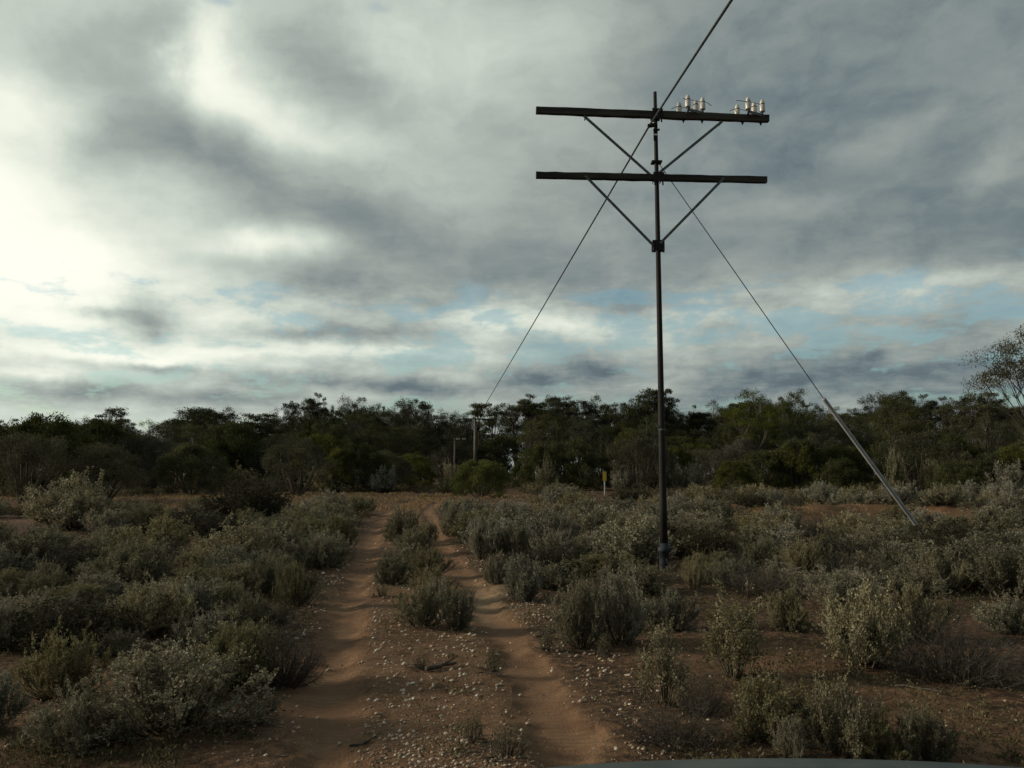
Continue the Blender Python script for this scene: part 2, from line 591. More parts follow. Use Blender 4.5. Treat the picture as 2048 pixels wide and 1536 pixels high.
# ------------------------------------------------------------------ plant materials
M_SALT = foliage_mat('saltbush_leaf', [(0.0, (0.105, 0.092, 0.046)), (0.45, (0.192, 0.178, 0.106)), (0.8, (0.285, 0.266, 0.170)), (1.0, (0.37, 0.342, 0.23))], 0.22, 0.32)
M_BLUE = foliage_mat('silver_saltbush_leaf', [(0.0, (0.12, 0.113, 0.068)), (0.5, (0.22, 0.21, 0.14)), (1.0, (0.39, 0.37, 0.265))], 0.2, 0.25)
M_DARKB = foliage_mat('dark_twig_leaf', [(0.0, (0.030, 0.029, 0.018)), (0.6, (0.058, 0.055, 0.035)), (1.0, (0.105, 0.095, 0.06))], 0.15, 0.2)
M_FAR = foliage_mat('far_saltbush_leaf', [(0.0, (0.05, 0.045, 0.025)), (0.45, (0.11, 0.10, 0.06)), (0.8, (0.175, 0.162, 0.105)), (1.0, (0.29, 0.27, 0.19))], 0.2, 0.1, 0.35)
M_DEAD = plain_mat('dead_twig', (0.045, 0.037, 0.028), (0.11, 0.092, 0.07), 20.0, 0.9, 0.2)
M_STEM = plain_mat('shrub_stem', (0.055, 0.042, 0.028), (0.12, 0.095, 0.065), 20.0, 0.9, 0.2)
M_MALLEE = foliage_mat('mallee_leaf', [(0.0, (0.030, 0.034, 0.018)), (0.5, (0.062, 0.067, 0.036)), (1.0, (0.115, 0.117, 0.062))], 0.25, 0.3, 0.6)
M_BRIGHT = foliage_mat('bright_mallee_leaf', [(0.0, (0.036, 0.045, 0.015)), (0.5, (0.075, 0.088, 0.030)), (1.0, (0.13, 0.145, 0.052))], 0.28, 0.2, 0.6)
M_ACACIA = foliage_mat('wattle_leaf', [(0.0, (0.034, 0.039, 0.017)), (0.5, (0.068, 0.076, 0.031)), (1.0, (0.12, 0.126, 0.050))], 0.22, 0.35, 0.8)
M_ROUND = foliage_mat('round_bush_leaf', [(0.0, (0.045, 0.060, 0.015)), (0.5, (0.088, 0.110, 0.027)), (1.0, (0.16, 0.18, 0.05))], 0.2, 0.05, 0.8)
M_GREY = foliage_mat('grey_tree_leaf', [(0.0, (0.042, 0.043, 0.028)), (0.5, (0.080, 0.080, 0.053)), (1.0, (0.14, 0.135, 0.092))], 0.2, 0.25, 0.8)
M_BARK = plain_mat('mallee_bark', (0.028, 0.023, 0.018), (0.09, 0.074, 0.058), 2.2, 0.9, 0.4, 0.02, stretch=(1, 1, 0.35))
M_PALE = plain_mat('pale_bark', (0.07, 0.06, 0.05), (0.24, 0.21, 0.175), 2.5, 0.85, 0.3, 0.02, stretch=(1, 1, 0.35))


# ------------------------------------------------------------------ low shrubs
def saltbush(seed, w, h, stems=84, twigs=9, leaves=30, leaf=0.020, spread=1.0, sprig=0.0, bare=0.12, tube_twigs=True):
    """returns (foliage mesh, stem mesh): many ascending stems set with small grey leaves"""
    rng = np.random.default_rng(seed)
    tb = Tubes()
    P, D = [], []
    lob = rng.uniform(0, 2 * math.pi, 3)
    npl = 11                                        # upright plumes of unequal height make up the bush
    pl = [(2 * math.pi * (k * 0.382) + rng.uniform(-0.4, 0.4), math.sqrt((k + 0.4) / npl), rng.uniform(0.66, 1.12)) for k in range(npl)]
    for s in range(stems):
        a0, r0, hf = pl[s % npl]
        q = np.array([math.cos(a0) * r0, math.sin(a0) * r0]) + rng.normal(0, 0.13, 2)
        ph = math.atan2(q[1], q[0])
        rr = min(1.05, float(np.hypot(*q))) * spread
        lobe = 1 + 0.22 * math.sin(2 * ph + lob[0]) + 0.16 * math.sin(3 * ph + lob[1]) + 0.1 * math.sin(5 * ph + lob[2])
        rad = 0.5 * w * rr * lobe
        hh = h * (math.sqrt(max(0.0, 1 - (0.93 * rr) ** 2)) * 0.82 + 0.18) * rng.uniform(0.80, 1.06) * hf
        if rng.random() < sprig:
            hh *= rng.uniform(1.1, 1.35)
        b = np.array([math.cos(ph) * rad * 0.22, math.sin(ph) * rad * 0.22, -0.02])
        tip = np.array([math.cos(ph) * rad, math.sin(ph) * rad, hh * 0.93])
        mid = 0.5 * (b + tip) + np.array([math.cos(ph) * rad * 0.22, math.sin(ph) * rad * 0.22, -0.02]) + rng.normal(0, 0.03 * w, 3)
        t = np.linspace(0, 1, 5)[:, None]
        C = (1 - t) ** 2 * b + 2 * t * (1 - t) * mid + t ** 2 * tip
        tb.add(C, np.linspace(0.006, 0.002, 5) * (0.6 + h), 3, False)
        for k in range(twigs):
            tt = rng.uniform(bare, 1.0) ** 0.8
            p = (1 - tt) ** 2 * b + 2 * tt * (1 - tt) * mid + tt ** 2 * tip
            tang = 2 * (1 - tt) * (mid - b) + 2 * tt * (tip - mid)
            d = unit(unit(tang) * 0.55 + np.array([0, 0, 0.55]) + rng.normal(0, 0.5, 3))
            ln = rng.uniform(0.09, 0.26) * h
            e = p + d * ln
            if tube_twigs and k % 2 == 0:
                tb.add(np.stack([p, e]), (0.0022, 0.001), 3, False)
            n = max(3, int(leaves * rng.uniform(0.6, 1.3)))
            u = rng.uniform(0.05, 1.05, n)[:, None]
            P.append(p + (e - p) * u + rng.normal(0, leaf * 0.35, (n, 3)))
            D.append(d * 0.75 + rng.normal(0, 0.45, (n, 3)))
    P, D = np.concatenate(P), np.concatenate(D)
    P[:, 2] = np.maximum(P[:, 2], 0.01)
    L = leaf * rng.uniform(0.6, 1.25, len(P))
    return leaf_mesh('saltbush_foliage', P, D, L, L * rng.uniform(0.42, 0.7, len(P)), rng), tb.mesh('saltbush_stems', False)


def twig_bush(seed, w, h, stems=230, curl=0.35, leaves=3, leaf=0.012, r0=0.0045):
    """tangled almost leafless bush"""
    rng = np.random.default_rng(seed)
    tb = Tubes()
    P, D = [], []
    for s in range(stems):
        ph = rng.uniform(0, 2 * math.pi)
        rr = math.sqrt(rng.uniform(0, 1))
        rad = 0.5 * w * rr
        hh = h * math.sqrt(max(0.02, 1 - (0.92 * rr) ** 2)) * rng.uniform(0.6, 1.05)
        b = np.array([math.cos(ph) * rad * 0.3, math.sin(ph) * rad * 0.3, -0.02])
        tip = np.array([math.cos(ph) * rad, math.sin(ph) * rad, hh])
        t = np.linspace(0, 1, 6)[:, None]
        C = b + (tip - b) * t + np.cumsum(rng.normal(0, curl * 0.07 * (w + h), (6, 3)) * (t > 0), axis=0) * 0.6
        C[:, 2] = np.maximum(C[:, 2], 0.005)
        C[0] = b
        tb.add(C, np.linspace(r0, r0 * 0.35, 6), 3, False)
        for k in range(5):
            i = rng.integers(1, 6)
            p = C[i]
            e = p + unit(rng.normal(0, 1, 3) + np.array([0, 0, 0.35]) + unit(C[i] - C[0]) * 0.8) * rng.uniform(0.08, 0.28) * h
            m = 0.5 * (p + e) + rng.normal(0, 0.02 * h, 3)
            e[2], m[2] = max(e[2], 0.005), max(m[2], 0.005)
            tb.add(np.stack([p, m, e]), (r0 * 0.5, r0 * 0.4, r0 * 0.25), 3, False)
            if leaves:
                u = rng.uniform(0, 1, leaves)[:, None]
                P.append(p + (e - p) * u)
                D.append(rng.normal(0, 1, (leaves, 3)))
    fo = None
    if leaves:
        P, D = np.concatenate(P), np.concatenate(D)
        L = leaf * rng.uniform(0.6, 1.2, len(P))
        fo = leaf_mesh('twig_bush_foliage', P, D, L, L * 0.5, rng)
    return fo, tb.mesh('twig_bush_stems', False)


class Kind:
    """a plant form: its meshes, its own width and height"""
    def __init__(self, w, h, parts):
        self.w, self.h, self.parts = w, h, parts          # parts: [(name, mesh, material)]
        for _, me, ma in parts:
            me.materials.append(ma)
        V = np.concatenate([self._co(me) for _, me, _ in parts])
        self.top = np.percentile(V[:, 2], 98.5)
        self.wid = 2 * np.percentile(np.hypot(V[:, 0], V[:, 1]), 90)

    @staticmethod
    def _co(me):
        a = np.empty(len(me.vertices) * 3, np.float32)
        me.vertices.foreach_get('co', a)
        return a.reshape(-1, 3)

    def arrays(self):
        return [(nm, self._co(me), me, ma) for nm, me, ma in self.parts]


def plant(kind, name, x, y, w, h, rz=None, label=None, cat=None, group=None, z=None):
    """a plant as an Empty at its foot that parents its foliage and stems"""
    sxy, sz = w / kind.wid, h / kind.top
    o = empty(name, (x, y, hz(x, y) - 0.01 if z is None else z), random.uniform(0, 6.28) if rz is None else rz, (sxy, sxy, sz))
    for nm, me, ma in kind.parts:
        c = bpy.data.objects.new(nm, me)
        COL.objects.link(c)
        c.parent = o
    tag(o, label, cat, group)
    return o


def salt_kind(seed, w, h, mat=M_SALT, **kw):
    f, s = saltbush(seed, w, h, **kw)
    return Kind(w, h, [('foliage', f, mat), ('stems', s, M_STEM)])


def twig_kind(seed, w, h, mat=M_DARKB, stem=M_DEAD, **kw):
    f, s = twig_bush(seed, w, h, **kw)
    p = [('stems', s, stem)]
    if f: p.append(('foliage', f, mat))
    return Kind(w, h, p)


K_SALT = [salt_kind(100 + i, 0.85 + 0.1 * (i % 3), 0.6, M_SALT, sprig=0.12 + 0.1 * (i % 2), stems=80 + 5 * i) for i in range(5)]
K_SILV = [salt_kind(140 + i, 0.9, 0.58, M_BLUE, sprig=0.15, leaf=0.025, leaves=24, stems=84) for i in range(3)]
K_TALL = [salt_kind(160 + i, 0.5, 0.8, M_SALT, sprig=0.4, leaf=0.026, leaves=20, stems=40, bare=0.3) for i in range(2)]
K_MID = [salt_kind(180 + i, 0.95, 0.6, M_SALT if i % 5 else M_BLUE, sprig=0.12, leaf=0.030, leaves=18, stems=77, twigs=7, tube_twigs=False) for i in range(6)]
K_TWIG = [twig_kind(200 + i, 1.2, 0.5) for i in range(2)]
K_BALL = [twig_kind(210 + i, 1.2, 0.65, leaves=12, leaf=0.035, stems=240) for i in range(2)]
K_TUFT = [twig_kind(220 + i, 0.35, 0.25, stems=90, leaves=2, curl=0.25, r0=0.002) for i in range(2)]
K_DRY = [salt_kind(230 + i, 0.35, 0.4, M_SALT, stems=34, twigs=4, leaves=9, leaf=0.018, bare=0.3) for i in range(2)]

SHRUBS = []            # (x, y, radius) of every shrub that stands


def shrub_px(x0, x1, top, base, kinds, name, label, cat='shrub', group=None):
    """a shrub that covers x0..x1 and top..base in the photograph, stood on the ground there"""
    x, y = ground_at(0.5 * (x0 + x1), base)
    w = (x1 - x0) / F * y
    y += 0.30 * w                                    # the lower edge seen is the near side of the plant
    w = (x1 - x0) / F * y
    x = (0.5 * (x0 + x1) - 1024) / F * y
    h = max(0.12, CAM_H + ray(0, top)[2] / ray(0, top)[1] * y)
    k = kinds[len(SHRUBS) % len(kinds)]
    SHRUBS.append((x, y, 0.5 * w))
    return plant(k, name, x, y, w, h, None, label, cat, group)


S, V, T = K_SALT, K_SILV, K_TALL
NEAR = [
    # left of the track
    (95, 215, 1197, 1264, V, 'saltbush', 'low rounded pale saltbush by itself at the left, second row of shrubs'),
    (335, 440, 1162, 1251, V, 'saltbush', 'silvery white saltbush, the palest left of the wheel ruts'),
    (436, 502, 1168, 1244, S, 'saltbush', 'small grey saltbush touching the right side of the silvery white one'),
    (455, 574, 1186, 1285, S, 'saltbush', 'upright olive saltbush behind the shrub with dead twigs, left of the ruts'),
    (384, 556, 1250, 1388, S, 'saltbush', 'tall brownish saltbush with sprigs beside the mat of dead twigs'),
    (300, 378, 1322, 1398, S, 'saltbush', 'small dark saltbush with two sprigs on bare stony soil at the left'),
    (73, 228, 1265, 1402, S, 'saltbush', 'big broad olive saltbush at the lower left, behind the lowest one'),
    (205, 292, 1262, 1320, S, 'saltbush', 'low saltbush spreading right from the big broad one at the lower left'),
    (90, 264, 1380, 1514, S, 'saltbush', 'lowest large saltbush in the lower left corner area'),
    (-35, 72, 1215, 1312, S, 'saltbush', 'olive saltbush cut by the left edge at mid height of the ground'),
    (-60, 68, 1352, 1472, V, 'saltbush', 'greyish saltbush cut by the left edge near the bottom'),
    (78, 135, 1124, 1184, S, 'saltbush', 'narrow upright saltbush with a split top near the left edge'),
    (-10, 72, 1137, 1197, S, 'saltbush', 'yellowish saltbush at the left edge beside the narrow split one'),
    (163, 240, 1098, 1142, S, 'saltbush', 'small yellowish domed saltbush in the left field, tufted top'),
    (266, 302, 1160, 1199, T, 'saltbush', 'tiny single upright saltbush sprig on bare ground at the left'),
    (360, 470, 1098, 1164, S, 'saltbush', 'wide saltbush directly behind the silvery white one'),
    (505, 572, 1116, 1196, S, 'saltbush', 'grey-brown saltbush just left of the left rut, mid distance'),
    (566, 632, 1126, 1214, S, 'saltbush', 'dark shaggy saltbush on the edge of the left rut'),
    (462, 526, 1030, 1072, S, 'saltbush', 'bright little saltbush in front of the dark grey twiggy ball bush'),
    (523, 582, 1043, 1088, S, 'saltbush', 'bright little saltbush right of the dark grey twiggy ball bush'),
    (585, 650, 1035, 1098, S, 'saltbush', 'dense saltbush on the left verge where the track narrows'),
    (640, 715, 1030, 1105, S, 'saltbush', 'dense greenish saltbush right against the far left rut'),
    (600, 700, 1075, 1140, S, 'saltbush', 'broad saltbush lining the left rut at mid distance'),
    # between the ruts
    (767, 846, 1014, 1083, S, 'saltbush', 'farthest large saltbush on the strip between the ruts'),
    (790, 868, 1060, 1108, S, 'saltbush', 'second farthest saltbush on the strip between the ruts'),
    (750, 824, 1116, 1171, S, 'saltbush', 'dark-footed saltbush on the left side of the strip between the ruts'),
    (808, 892, 1094, 1153, S, 'saltbush', 'brownish saltbush at the middle of the strip between the ruts'),
    (826, 910, 1138, 1200, S, 'saltbush', 'saltbush just behind the nearest pair on the strip between the ruts'),
    (778, 846, 1086, 1132, S, 'saltbush', 'small saltbush on the left half of the strip, behind the dark-footed one'),
    (850, 906, 1158, 1216, S, 'saltbush', 'small saltbush on the strip between the ruts, beside the right rut'),
    (832, 880, 1046, 1088, S, 'saltbush', 'small saltbush at the right of the far strip between the ruts'),
    (793, 895, 1172, 1258, S, 'saltbush', 'nearest broad saltbush on the strip between the ruts'),
    (888, 948, 1178, 1260, S, 'saltbush', 'narrow upright saltbush touching the nearest broad one between the ruts'),
    (750, 786, 1168, 1197, K_DRY, 'dry_tuft', 'small dry tuft beside the left rut on stony ground'),
    (970, 1010, 1288, 1346, K_DRY, 'dry_tuft', 'pale lone tuft standing at the left edge of the right rut'),
    (976, 1052, 1462, 1530, K_DRY, 'dry_tuft', 'pale dry tuft between the ruts at the bottom edge'),
    (926, 978, 1432, 1500, K_DRY, 'dry_tuft', 'pale dry sprigs left of the bottom tuft between the ruts'),
    (834, 864, 1306, 1340, K_TUFT, 'dead_tuft', 'small dark dead tuft on the gravel between the ruts'),
    # right of the track
    (880, 938, 1010, 1074, S, 'saltbush', 'farthest saltbush hugging the right side of the right rut'),
    (932, 1008, 1036, 1120, S, 'saltbush', 'big dark green saltbush beside the right rut before the gap'),
    (1000, 1060, 1053, 1120, S, 'saltbush', 'saltbush between the big dark green one and the broad pale-topped one'),
    (1056, 1146, 1064, 1133, S, 'saltbush', 'broad pale-topped saltbush in the row right of the ruts'),
    (1142, 1182, 1076, 1118, S, 'saltbush', 'small pale saltbush at the right end of the row left of the pole'),
    (968, 1014, 1108, 1170, S, 'saltbush', 'small brown-footed saltbush beside the pale patch of the right rut'),
    (1006, 1088, 1116, 1204, V, 'saltbush', 'bright grey saltbush overhanging the pale patch of the right rut'),
    (1110, 1208, 1165, 1300, S, 'saltbush', 'large tall saltbush nearest the right rut, left of the pole foot'),
    (1180, 1296, 1150, 1292, S, 'saltbush', 'large bushy saltbush in front of the pole, left half of the thicket'),
    (1278, 1372, 1182, 1262, V, 'saltbush', 'bluish saltbush hiding the foot of the near telegraph pole'),
    (1076, 1108, 1254, 1302, K_DRY, 'dry_tuft', 'small brown tuft at the foot of the large tall saltbush'),
    (1188, 1217, 1262, 1308, K_DRY, 'dry_tuft', 'small brown tuft below the bushy thicket in front of the pole'),
    (1216, 1302, 1064, 1120, S, 'saltbush', 'bright two-headed saltbush just left of the pole, behind bare soil'),
    (1364, 1405, 1110, 1180, S, 'saltbush', 'narrow dark saltbush just right of the pole foot'),
    (1408, 1492, 1118, 1176, S, 'saltbush', 'low wide saltbush second to the right of the pole foot'),
    (1476, 1562, 1077, 1156, S, 'saltbush', 'dome of feathery saltbush third to the right of the pole'),
    (1562, 1640, 1081, 1164, S, 'saltbush', 'tall grey saltbush right of the feathery dome'),
    (1636, 1712, 1056, 1114, S, 'saltbush', 'small grey saltbush behind the tall one, below the guy sleeve'),
    (1484, 1608, 1024, 1085, S, 'saltbush', 'wide saltbush in front of the red earth bank'),
    (1368, 1450, 1040, 1082, S, 'saltbush', 'low saltbush between the pole and the red earth bank'),
    (1524, 1608, 1180, 1268, S, 'saltbush', 'brownish saltbush left of the big pale-leaved one, right field'),
    (1604, 1752, 1152, 1228, S, 'saltbush', 'wide saltbush behind the big pale-leaved one, right field'),
    (1632, 1800, 1180, 1345, V, 'saltbush', 'big pale-leaved saltbush in the middle of the right field'),
    (1740, 1856, 1166, 1290, S, 'saltbush', 'spiky-topped saltbush growing out of the big pale-leaved one'),
    (1771, 2007, 1246, 1380, K_TWIG, 'twig_bush', 'dark leafless twiggy mound right of the big pale-leaved saltbush'),
    (1952, 2066, 1197, 1276, V, 'saltbush', 'pale bright saltbush cut by the right edge'),
    (1815, 1922, 1102, 1190, S, 'saltbush', 'bright saltbush at the guy anchor in the right field'),
    (1938, 2070, 1094, 1202, S, 'saltbush', 'large greyish saltbush at the right edge behind the pale bright one'),
    (1398, 1516, 1190, 1366, T, 'saltbush', 'straggly saltbush with one long sprig, below the pole'),
    (1274, 1368, 1256, 1420, T, 'saltbush', 'upright yellowish saltbush on the gravel edge below the pole'),
    (1345, 1440, 1350, 1440, K_TWIG, 'twig_bush', 'low dark bush right of the upright yellowish saltbush'),
    (1250, 1440, 1410, 1505, K_TWIG, 'twig_bush', 'heap of dark dead twigs on white stones at the bottom'),
    (1450, 1592, 1354, 1492, S, 'saltbush', 'leafy saltbush left in the bottom row right of the track'),
    (1592, 1732, 1362, 1520, S, 'saltbush', 'tallest leafy saltbush in the bottom row right of the track'),
    (1526, 1600, 1438, 1524, S, 'saltbush', 'small leafy saltbush in front at the bottom row, above the bonnet'),
    (1680, 1790, 1430, 1530, S, 'saltbush', 'third leafy saltbush in the bottom row above the bonnet'),
    (1780, 1878, 1420, 1530, S, 'saltbush', 'last upright leafy saltbush at the right of the bottom row'),
    # dead mats at the left
    (506, 648, 1252, 1380, K_TWIG, 'twig_bush', 'mat of dead grey twigs spilling onto the left rut'),
    (494, 566, 1408, 1450, K_TUFT, 'dead_tuft', 'dark dead tuft on bare soil left of the left rut'),
    (428, 576, 962, 1048, K_BALL, 'twig_bush', 'dark grey twiggy ball bush in the left middle distance'),
    (60, 240, 960, 1062, K_SILV, 'tall_saltbush', 'large grey-green saltbush mound in front of the left trees'),
]
for (x0, x1, tp, bs, ks, nm, lb) in NEAR:
    shrub_px(x0, x1, tp, bs, ks, nm, lb, 'shrub')


# the field of shrubs behind and between
def free(x, y, r):
    k = 0.76 if y < 14 and x < 0 else 0.80
    for (a, b, c) in SHRUBS:
        if (a - x) ** 2 + (b - y) ** 2 < (k * (c + r)) ** 2:
            return False
    return True


def field():
    rng = np.random.default_rng(91)
    out = []
    n = 11000
    Y = 5.0 + 79.0 * rng.uniform(0, 1, n) ** 0.75
    X = rng.uniform(-0.66, 0.66, n) * Y
    RM = rut_mask(X, Y)
    LL, RR = rut_lateral(X, Y)
    DN = fbm(X * 0.35, Y * 0.22, 3, 51)
    U = rng.uniform(0, 1, (n, 3))
    for i in range(n):
        x, y, dens = X[i], Y[i], DN[i]
        px = 1024 + x / y * F
        w = (0.75 + 0.75 * U[i, 0]) * (0.62 if y < 8 else 0.8 if y < 14 else 1.0 if y < 38 else 1.35)
        if RM[i] > 0.02: continue
        if y < 50 and LL[i] > -0.25 - 0.4 * w and RR[i] < 0.2 + 0.45 * w: continue
        if y < 5.2 or (y < 7.5 and (560 < px < 1380 or dens < 0.40)): continue
        if px < 660 and y < 14 and dens < 0.22: continue
        if 1270 < px < 1390 and y < 15.0: continue
        if px >= 660 and y < 11 and dens < 0.50: continue
        if px < 930 and 36 < y < 62 and (px > 260 or y < 52): continue
        if 560 < px < 900 and 33 < y < 68: continue
        if 1335 < px < 1990 and 17.0 < y < BANK_Y + 1.0 and U[i, 2] < 0.90: continue
        if 885 < px < 1050 and y > 34: continue
        if 860 < px < 1340 and y > 27 and dens < 0.57: continue
        if 1170 < px < 1250 and y > 38: continue
        if y > 40 and dens < 0.52: continue
        if 17 < y <= 40 and dens < 0.46: continue
        if dens < 0.22: continue
        if not free(x, y, 0.5 * w): continue
        h = w * (0.36 + 0.20 * U[i, 1])
        SHRUBS.append((x, y, 0.5 * w))
        out.append((h * w / y ** 2, x, y, w, h, px))
    return out


def rm1(x, y):
    return float(rut_mask(np.array([x]), np.array([y]))[0])


FIELD = sorted(field(), reverse=True)
N_SINGLE = 300 - sum(1 for n in NEAR if n[5] == 'saltbush')


def field_label(x, y, px):
    """where it grows, told by things one can find; alike neighbours share the words and a group"""
    if px < 730:
        where = ('against the left edge' if px < 150 else 'in the middle of the left field' if px < 420 else 'near the left rut')
        if y < 11: how = 'small foreground saltbush'
        elif y < 17: how = 'low grey saltbush'
        elif y < 25: how = 'grey-green saltbush in thick growth'
        else: how = 'distant pale saltbush'
    elif px < 1310:
        where = ('beside the right rut' if px < 1000 else 'halfway from right rut to near pole' if px < 1160 else 'just left of the near pole')
        if y < 14: how = 'small foreground saltbush'
        elif y < 20: how = 'low saltbush'
        elif y < 30: how = 'saltbush of the dense thicket'
        else: how = 'distant saltbush on red ground'
    else:
        where = ('just right of the near pole' if px < 1480 else 'left of the guy sleeve foot' if px < 1700 else 'under the guy sleeve' if px < 1900 else 'by the right edge')
        if y < 12: how = 'small foreground saltbush'
        elif y < 17: how = 'saltbush standing before the guy anchor'
        elif y < 24: how = 'saltbush standing behind the guy anchor'
        elif y < BANK_Y: how = 'small saltbush before the red earth bank'
        else: how = 'distant saltbush behind the red earth bank'
    return how + ' ' + where, how.replace('saltbush', 'saltbushes') + ' ' + where


for (a, x, y, w, h, px) in FIELD[:N_SINGLE]:
    lb, gp = field_label(x, y, px)
    ks = (K_SALT if y < 14 else K_MID)
    k = ks[int(abs(x * 37 + y * 11)) % len(ks)]
    u = random.random()
    if u < 0.07 and y < 40:
        k = K_SILV[int(abs(x * 7)) % 3]
    elif u < 0.30:
        k = K_BALL[int(abs(x * 7)) % 2] if u < 0.23 else K_TWIG[int(abs(x * 7)) % 2]
        lb, gp = lb.replace('saltbush', 'dark twiggy bush'), gp.replace('saltbushes', 'dark twiggy bushes')
        h *= 0.85
        plant(k, 'twig_bush', x, y, w, h, None, lb, 'shrub', gp)
        continue
    plant(k, 'saltbush', x, y, w, h, None, lb, 'shrub', gp)


# the many small ones beyond: one mass
def mass(name, items, kinds, mat, label, cat):
    VV, FF, n = [], [], 0
    HZ = hzs([q[0] for q in items], [q[1] for q in items])
    for (x, y, w, h), zg in zip(items, HZ):
        k = kinds[int(abs(x * 53 + y * 17)) % len(kinds)]
        a, s, wid, top = k
        co = a.copy()
        th = random.uniform(0, 6.28)
        c, s_ = math.cos(th), math.sin(th)
        co = np.stack([(co[:, 0] * c - co[:, 1] * s_) * w / wid, (co[:, 0] * s_ + co[:, 1] * c) * w / wid, co[:, 2] * h / top], 1)
        co += np.array([x, y, zg])
        VV.append(co)
        FF.append(s + n)
        n += len(co)
    me = np_mesh(name, np.concatenate(VV), [np.concatenate(FF)])
    o = link(name, me, None, mat)
    tag(o, label, cat, None, 'stuff')
    return o


def raw_salt(seed, w=0.95, h=0.6):
    f, s = saltbush(seed, w, h, stems=48, twigs=4, leaves=4, leaf=0.072, sprig=0.15, tube_twigs=False)
    co = Kind._co(f)
    bpy.data.meshes.remove(s)
    n = len(co) // 4
    bpy.data.meshes.remove(f)
    return co, np.arange(4 * n).reshape(n, 4), w, co[:, 2].max()


RAW = [raw_salt(300 + i) for i in range(4)]
REST = [(x, y, w, h) for (a, x, y, w, h, px) in FIELD[N_SINGLE:]]
print('shrubs', len(FIELD), 'rest', len(REST))
mass('saltbush_undergrowth', REST, RAW, M_FAR, 'mass of small distant saltbushes on the plain before the trees', 'shrubs')

# ------------------------------------------------------------------ trees
def bez(a, b, c, n):
    t = np.linspace(0, 1, n)[:, None]
    return (1 - t) ** 2 * a + 2 * t * (1 - t) * b + t ** 2 * c


def mallee(seed, w=8.0, h=9.0, trunks=4, clumps=46, per=360, leaf=0.15, fork=0.38, airy=False, low=0.28, flat=0.42):
    """multi-stemmed eucalypt: leaning stems, forked limbs, umbrella-shaped leaf clumps at their ends"""
    rng = np.random.default_rng(seed)
    tb = Tubes()
    tops = []
    for k in range(trunks):
        ph = 2 * math.pi * (k + rng.uniform(-0.3, 0.3)) / trunks
        r = w * rng.uniform(0.10, 0.24)
        b = np.array([math.cos(ph) * 0.25, math.sin(ph) * 0.25, -0.1])
        tip = np.array([math.cos(ph) * r, math.sin(ph) * r, h * rng.uniform(fork, fork + 0.16)])
        mid = 0.5 * (b + tip) + np.array([math.cos(ph) * r * 0.15, math.sin(ph) * r * 0.15, 0]) + rng.normal(0, 0.18, 3)
        C = bez(b, mid, tip, 7) + rng.normal(0, 0.05, (7, 3))
        tb.add(C, np.linspace(0.15, 0.085, 7) * h / 9, 6, False)
        tops.append(tip)
    tops = np.array(tops)
    cen = []
    lob = rng.uniform(0, 6.28, 4)
    for k in range(clumps):
        ph = rng.uniform(0, 2 * math.pi)
        rr = math.sqrt(rng.uniform(0.0, 1.0))
        if airy: rr = rng.uniform(0.1, 1.0)
        lobe = 1 + 0.2 * math.sin(2 * ph + lob[0]) + 0.15 * math.sin(3 * ph + lob[1])
        rad = 0.45 * w * rr * lobe
        ztop = h * (0.62 + 0.33 * math.sqrt(max(0, 1 - rr * rr)))
        z = ztop - rng.uniform(0, 1) ** 1.5 * (ztop - low * h) * (0.8 if not airy else 0.7)
        z += 0.06 * h * math.sin(4 * ph + lob[2])
        cen.append((math.cos(ph) * rad, math.sin(ph) * rad, z))
    cen = np.array(cen)
    P, D = [], []
    for c in cen:
        j = np.argmin(np.linalg.norm((tops - c) * (1, 1, 0.3), axis=1) + rng.uniform(0, 0.6, len(tops)))
        a = tops[j]
        m = a + (c - a) * 0.5 + np.array([(c - a)[0] * 0.12, (c - a)[1] * 0.12, -0.15 * abs(c[2] - a[2]) - 0.1])
        L = bez(a, m, c, 5) + rng.normal(0, 0.04, (5, 3)) * np.array([[0], [1], [1], [1], [1]])
        tb.add(L, np.linspace(0.06, 0.018, 5) * h / 9, 4, False)
        rc = w * rng.uniform(0.11, 0.19) * (0.75 if airy else 1.0)
        nb = 7
        for q in range(nb):                                        # twig sprays give each clump an uneven edge
            ph = rng.uniform(0, 6.28)
            r1 = rc * math.sqrt(rng.uniform(0.05, 1))
            s = c + np.array([math.cos(ph) * r1, math.sin(ph) * r1, rc * flat * (1 - (r1 / rc) ** 2) * rng.uniform(0.3, 1.1)])
            tb.add(np.stack([L[3], 0.5 * (L[3] + s) + rng.normal(0, 0.05, 3), s]), (0.016, 0.012, 0.006), 3, False)
            n = int(per / nb * rng.uniform(0.6, 1.4))
            rs = rc * rng.uniform(0.35, 0.6)
            u = unit(rng.normal(size=(n, 3))) * (rng.uniform(0, 1, (n, 1)) ** 0.45) * rs * np.array([1, 1, 0.52])
            P.append(s + u)
            D.append(rng.normal(0, 0.7, (n, 3)) + unit(u) * 0.5 + np.array([0, 0, -0.35]))
    P, D = np.concatenate(P), np.concatenate(D)
    Lf = leaf * rng.uniform(0.6, 1.3, len(P))
    return leaf_mesh('mallee_crown', P, D, Lf, Lf * rng.uniform(0.35, 0.55, len(P)), rng), tb.mesh('mallee_trunk', True)


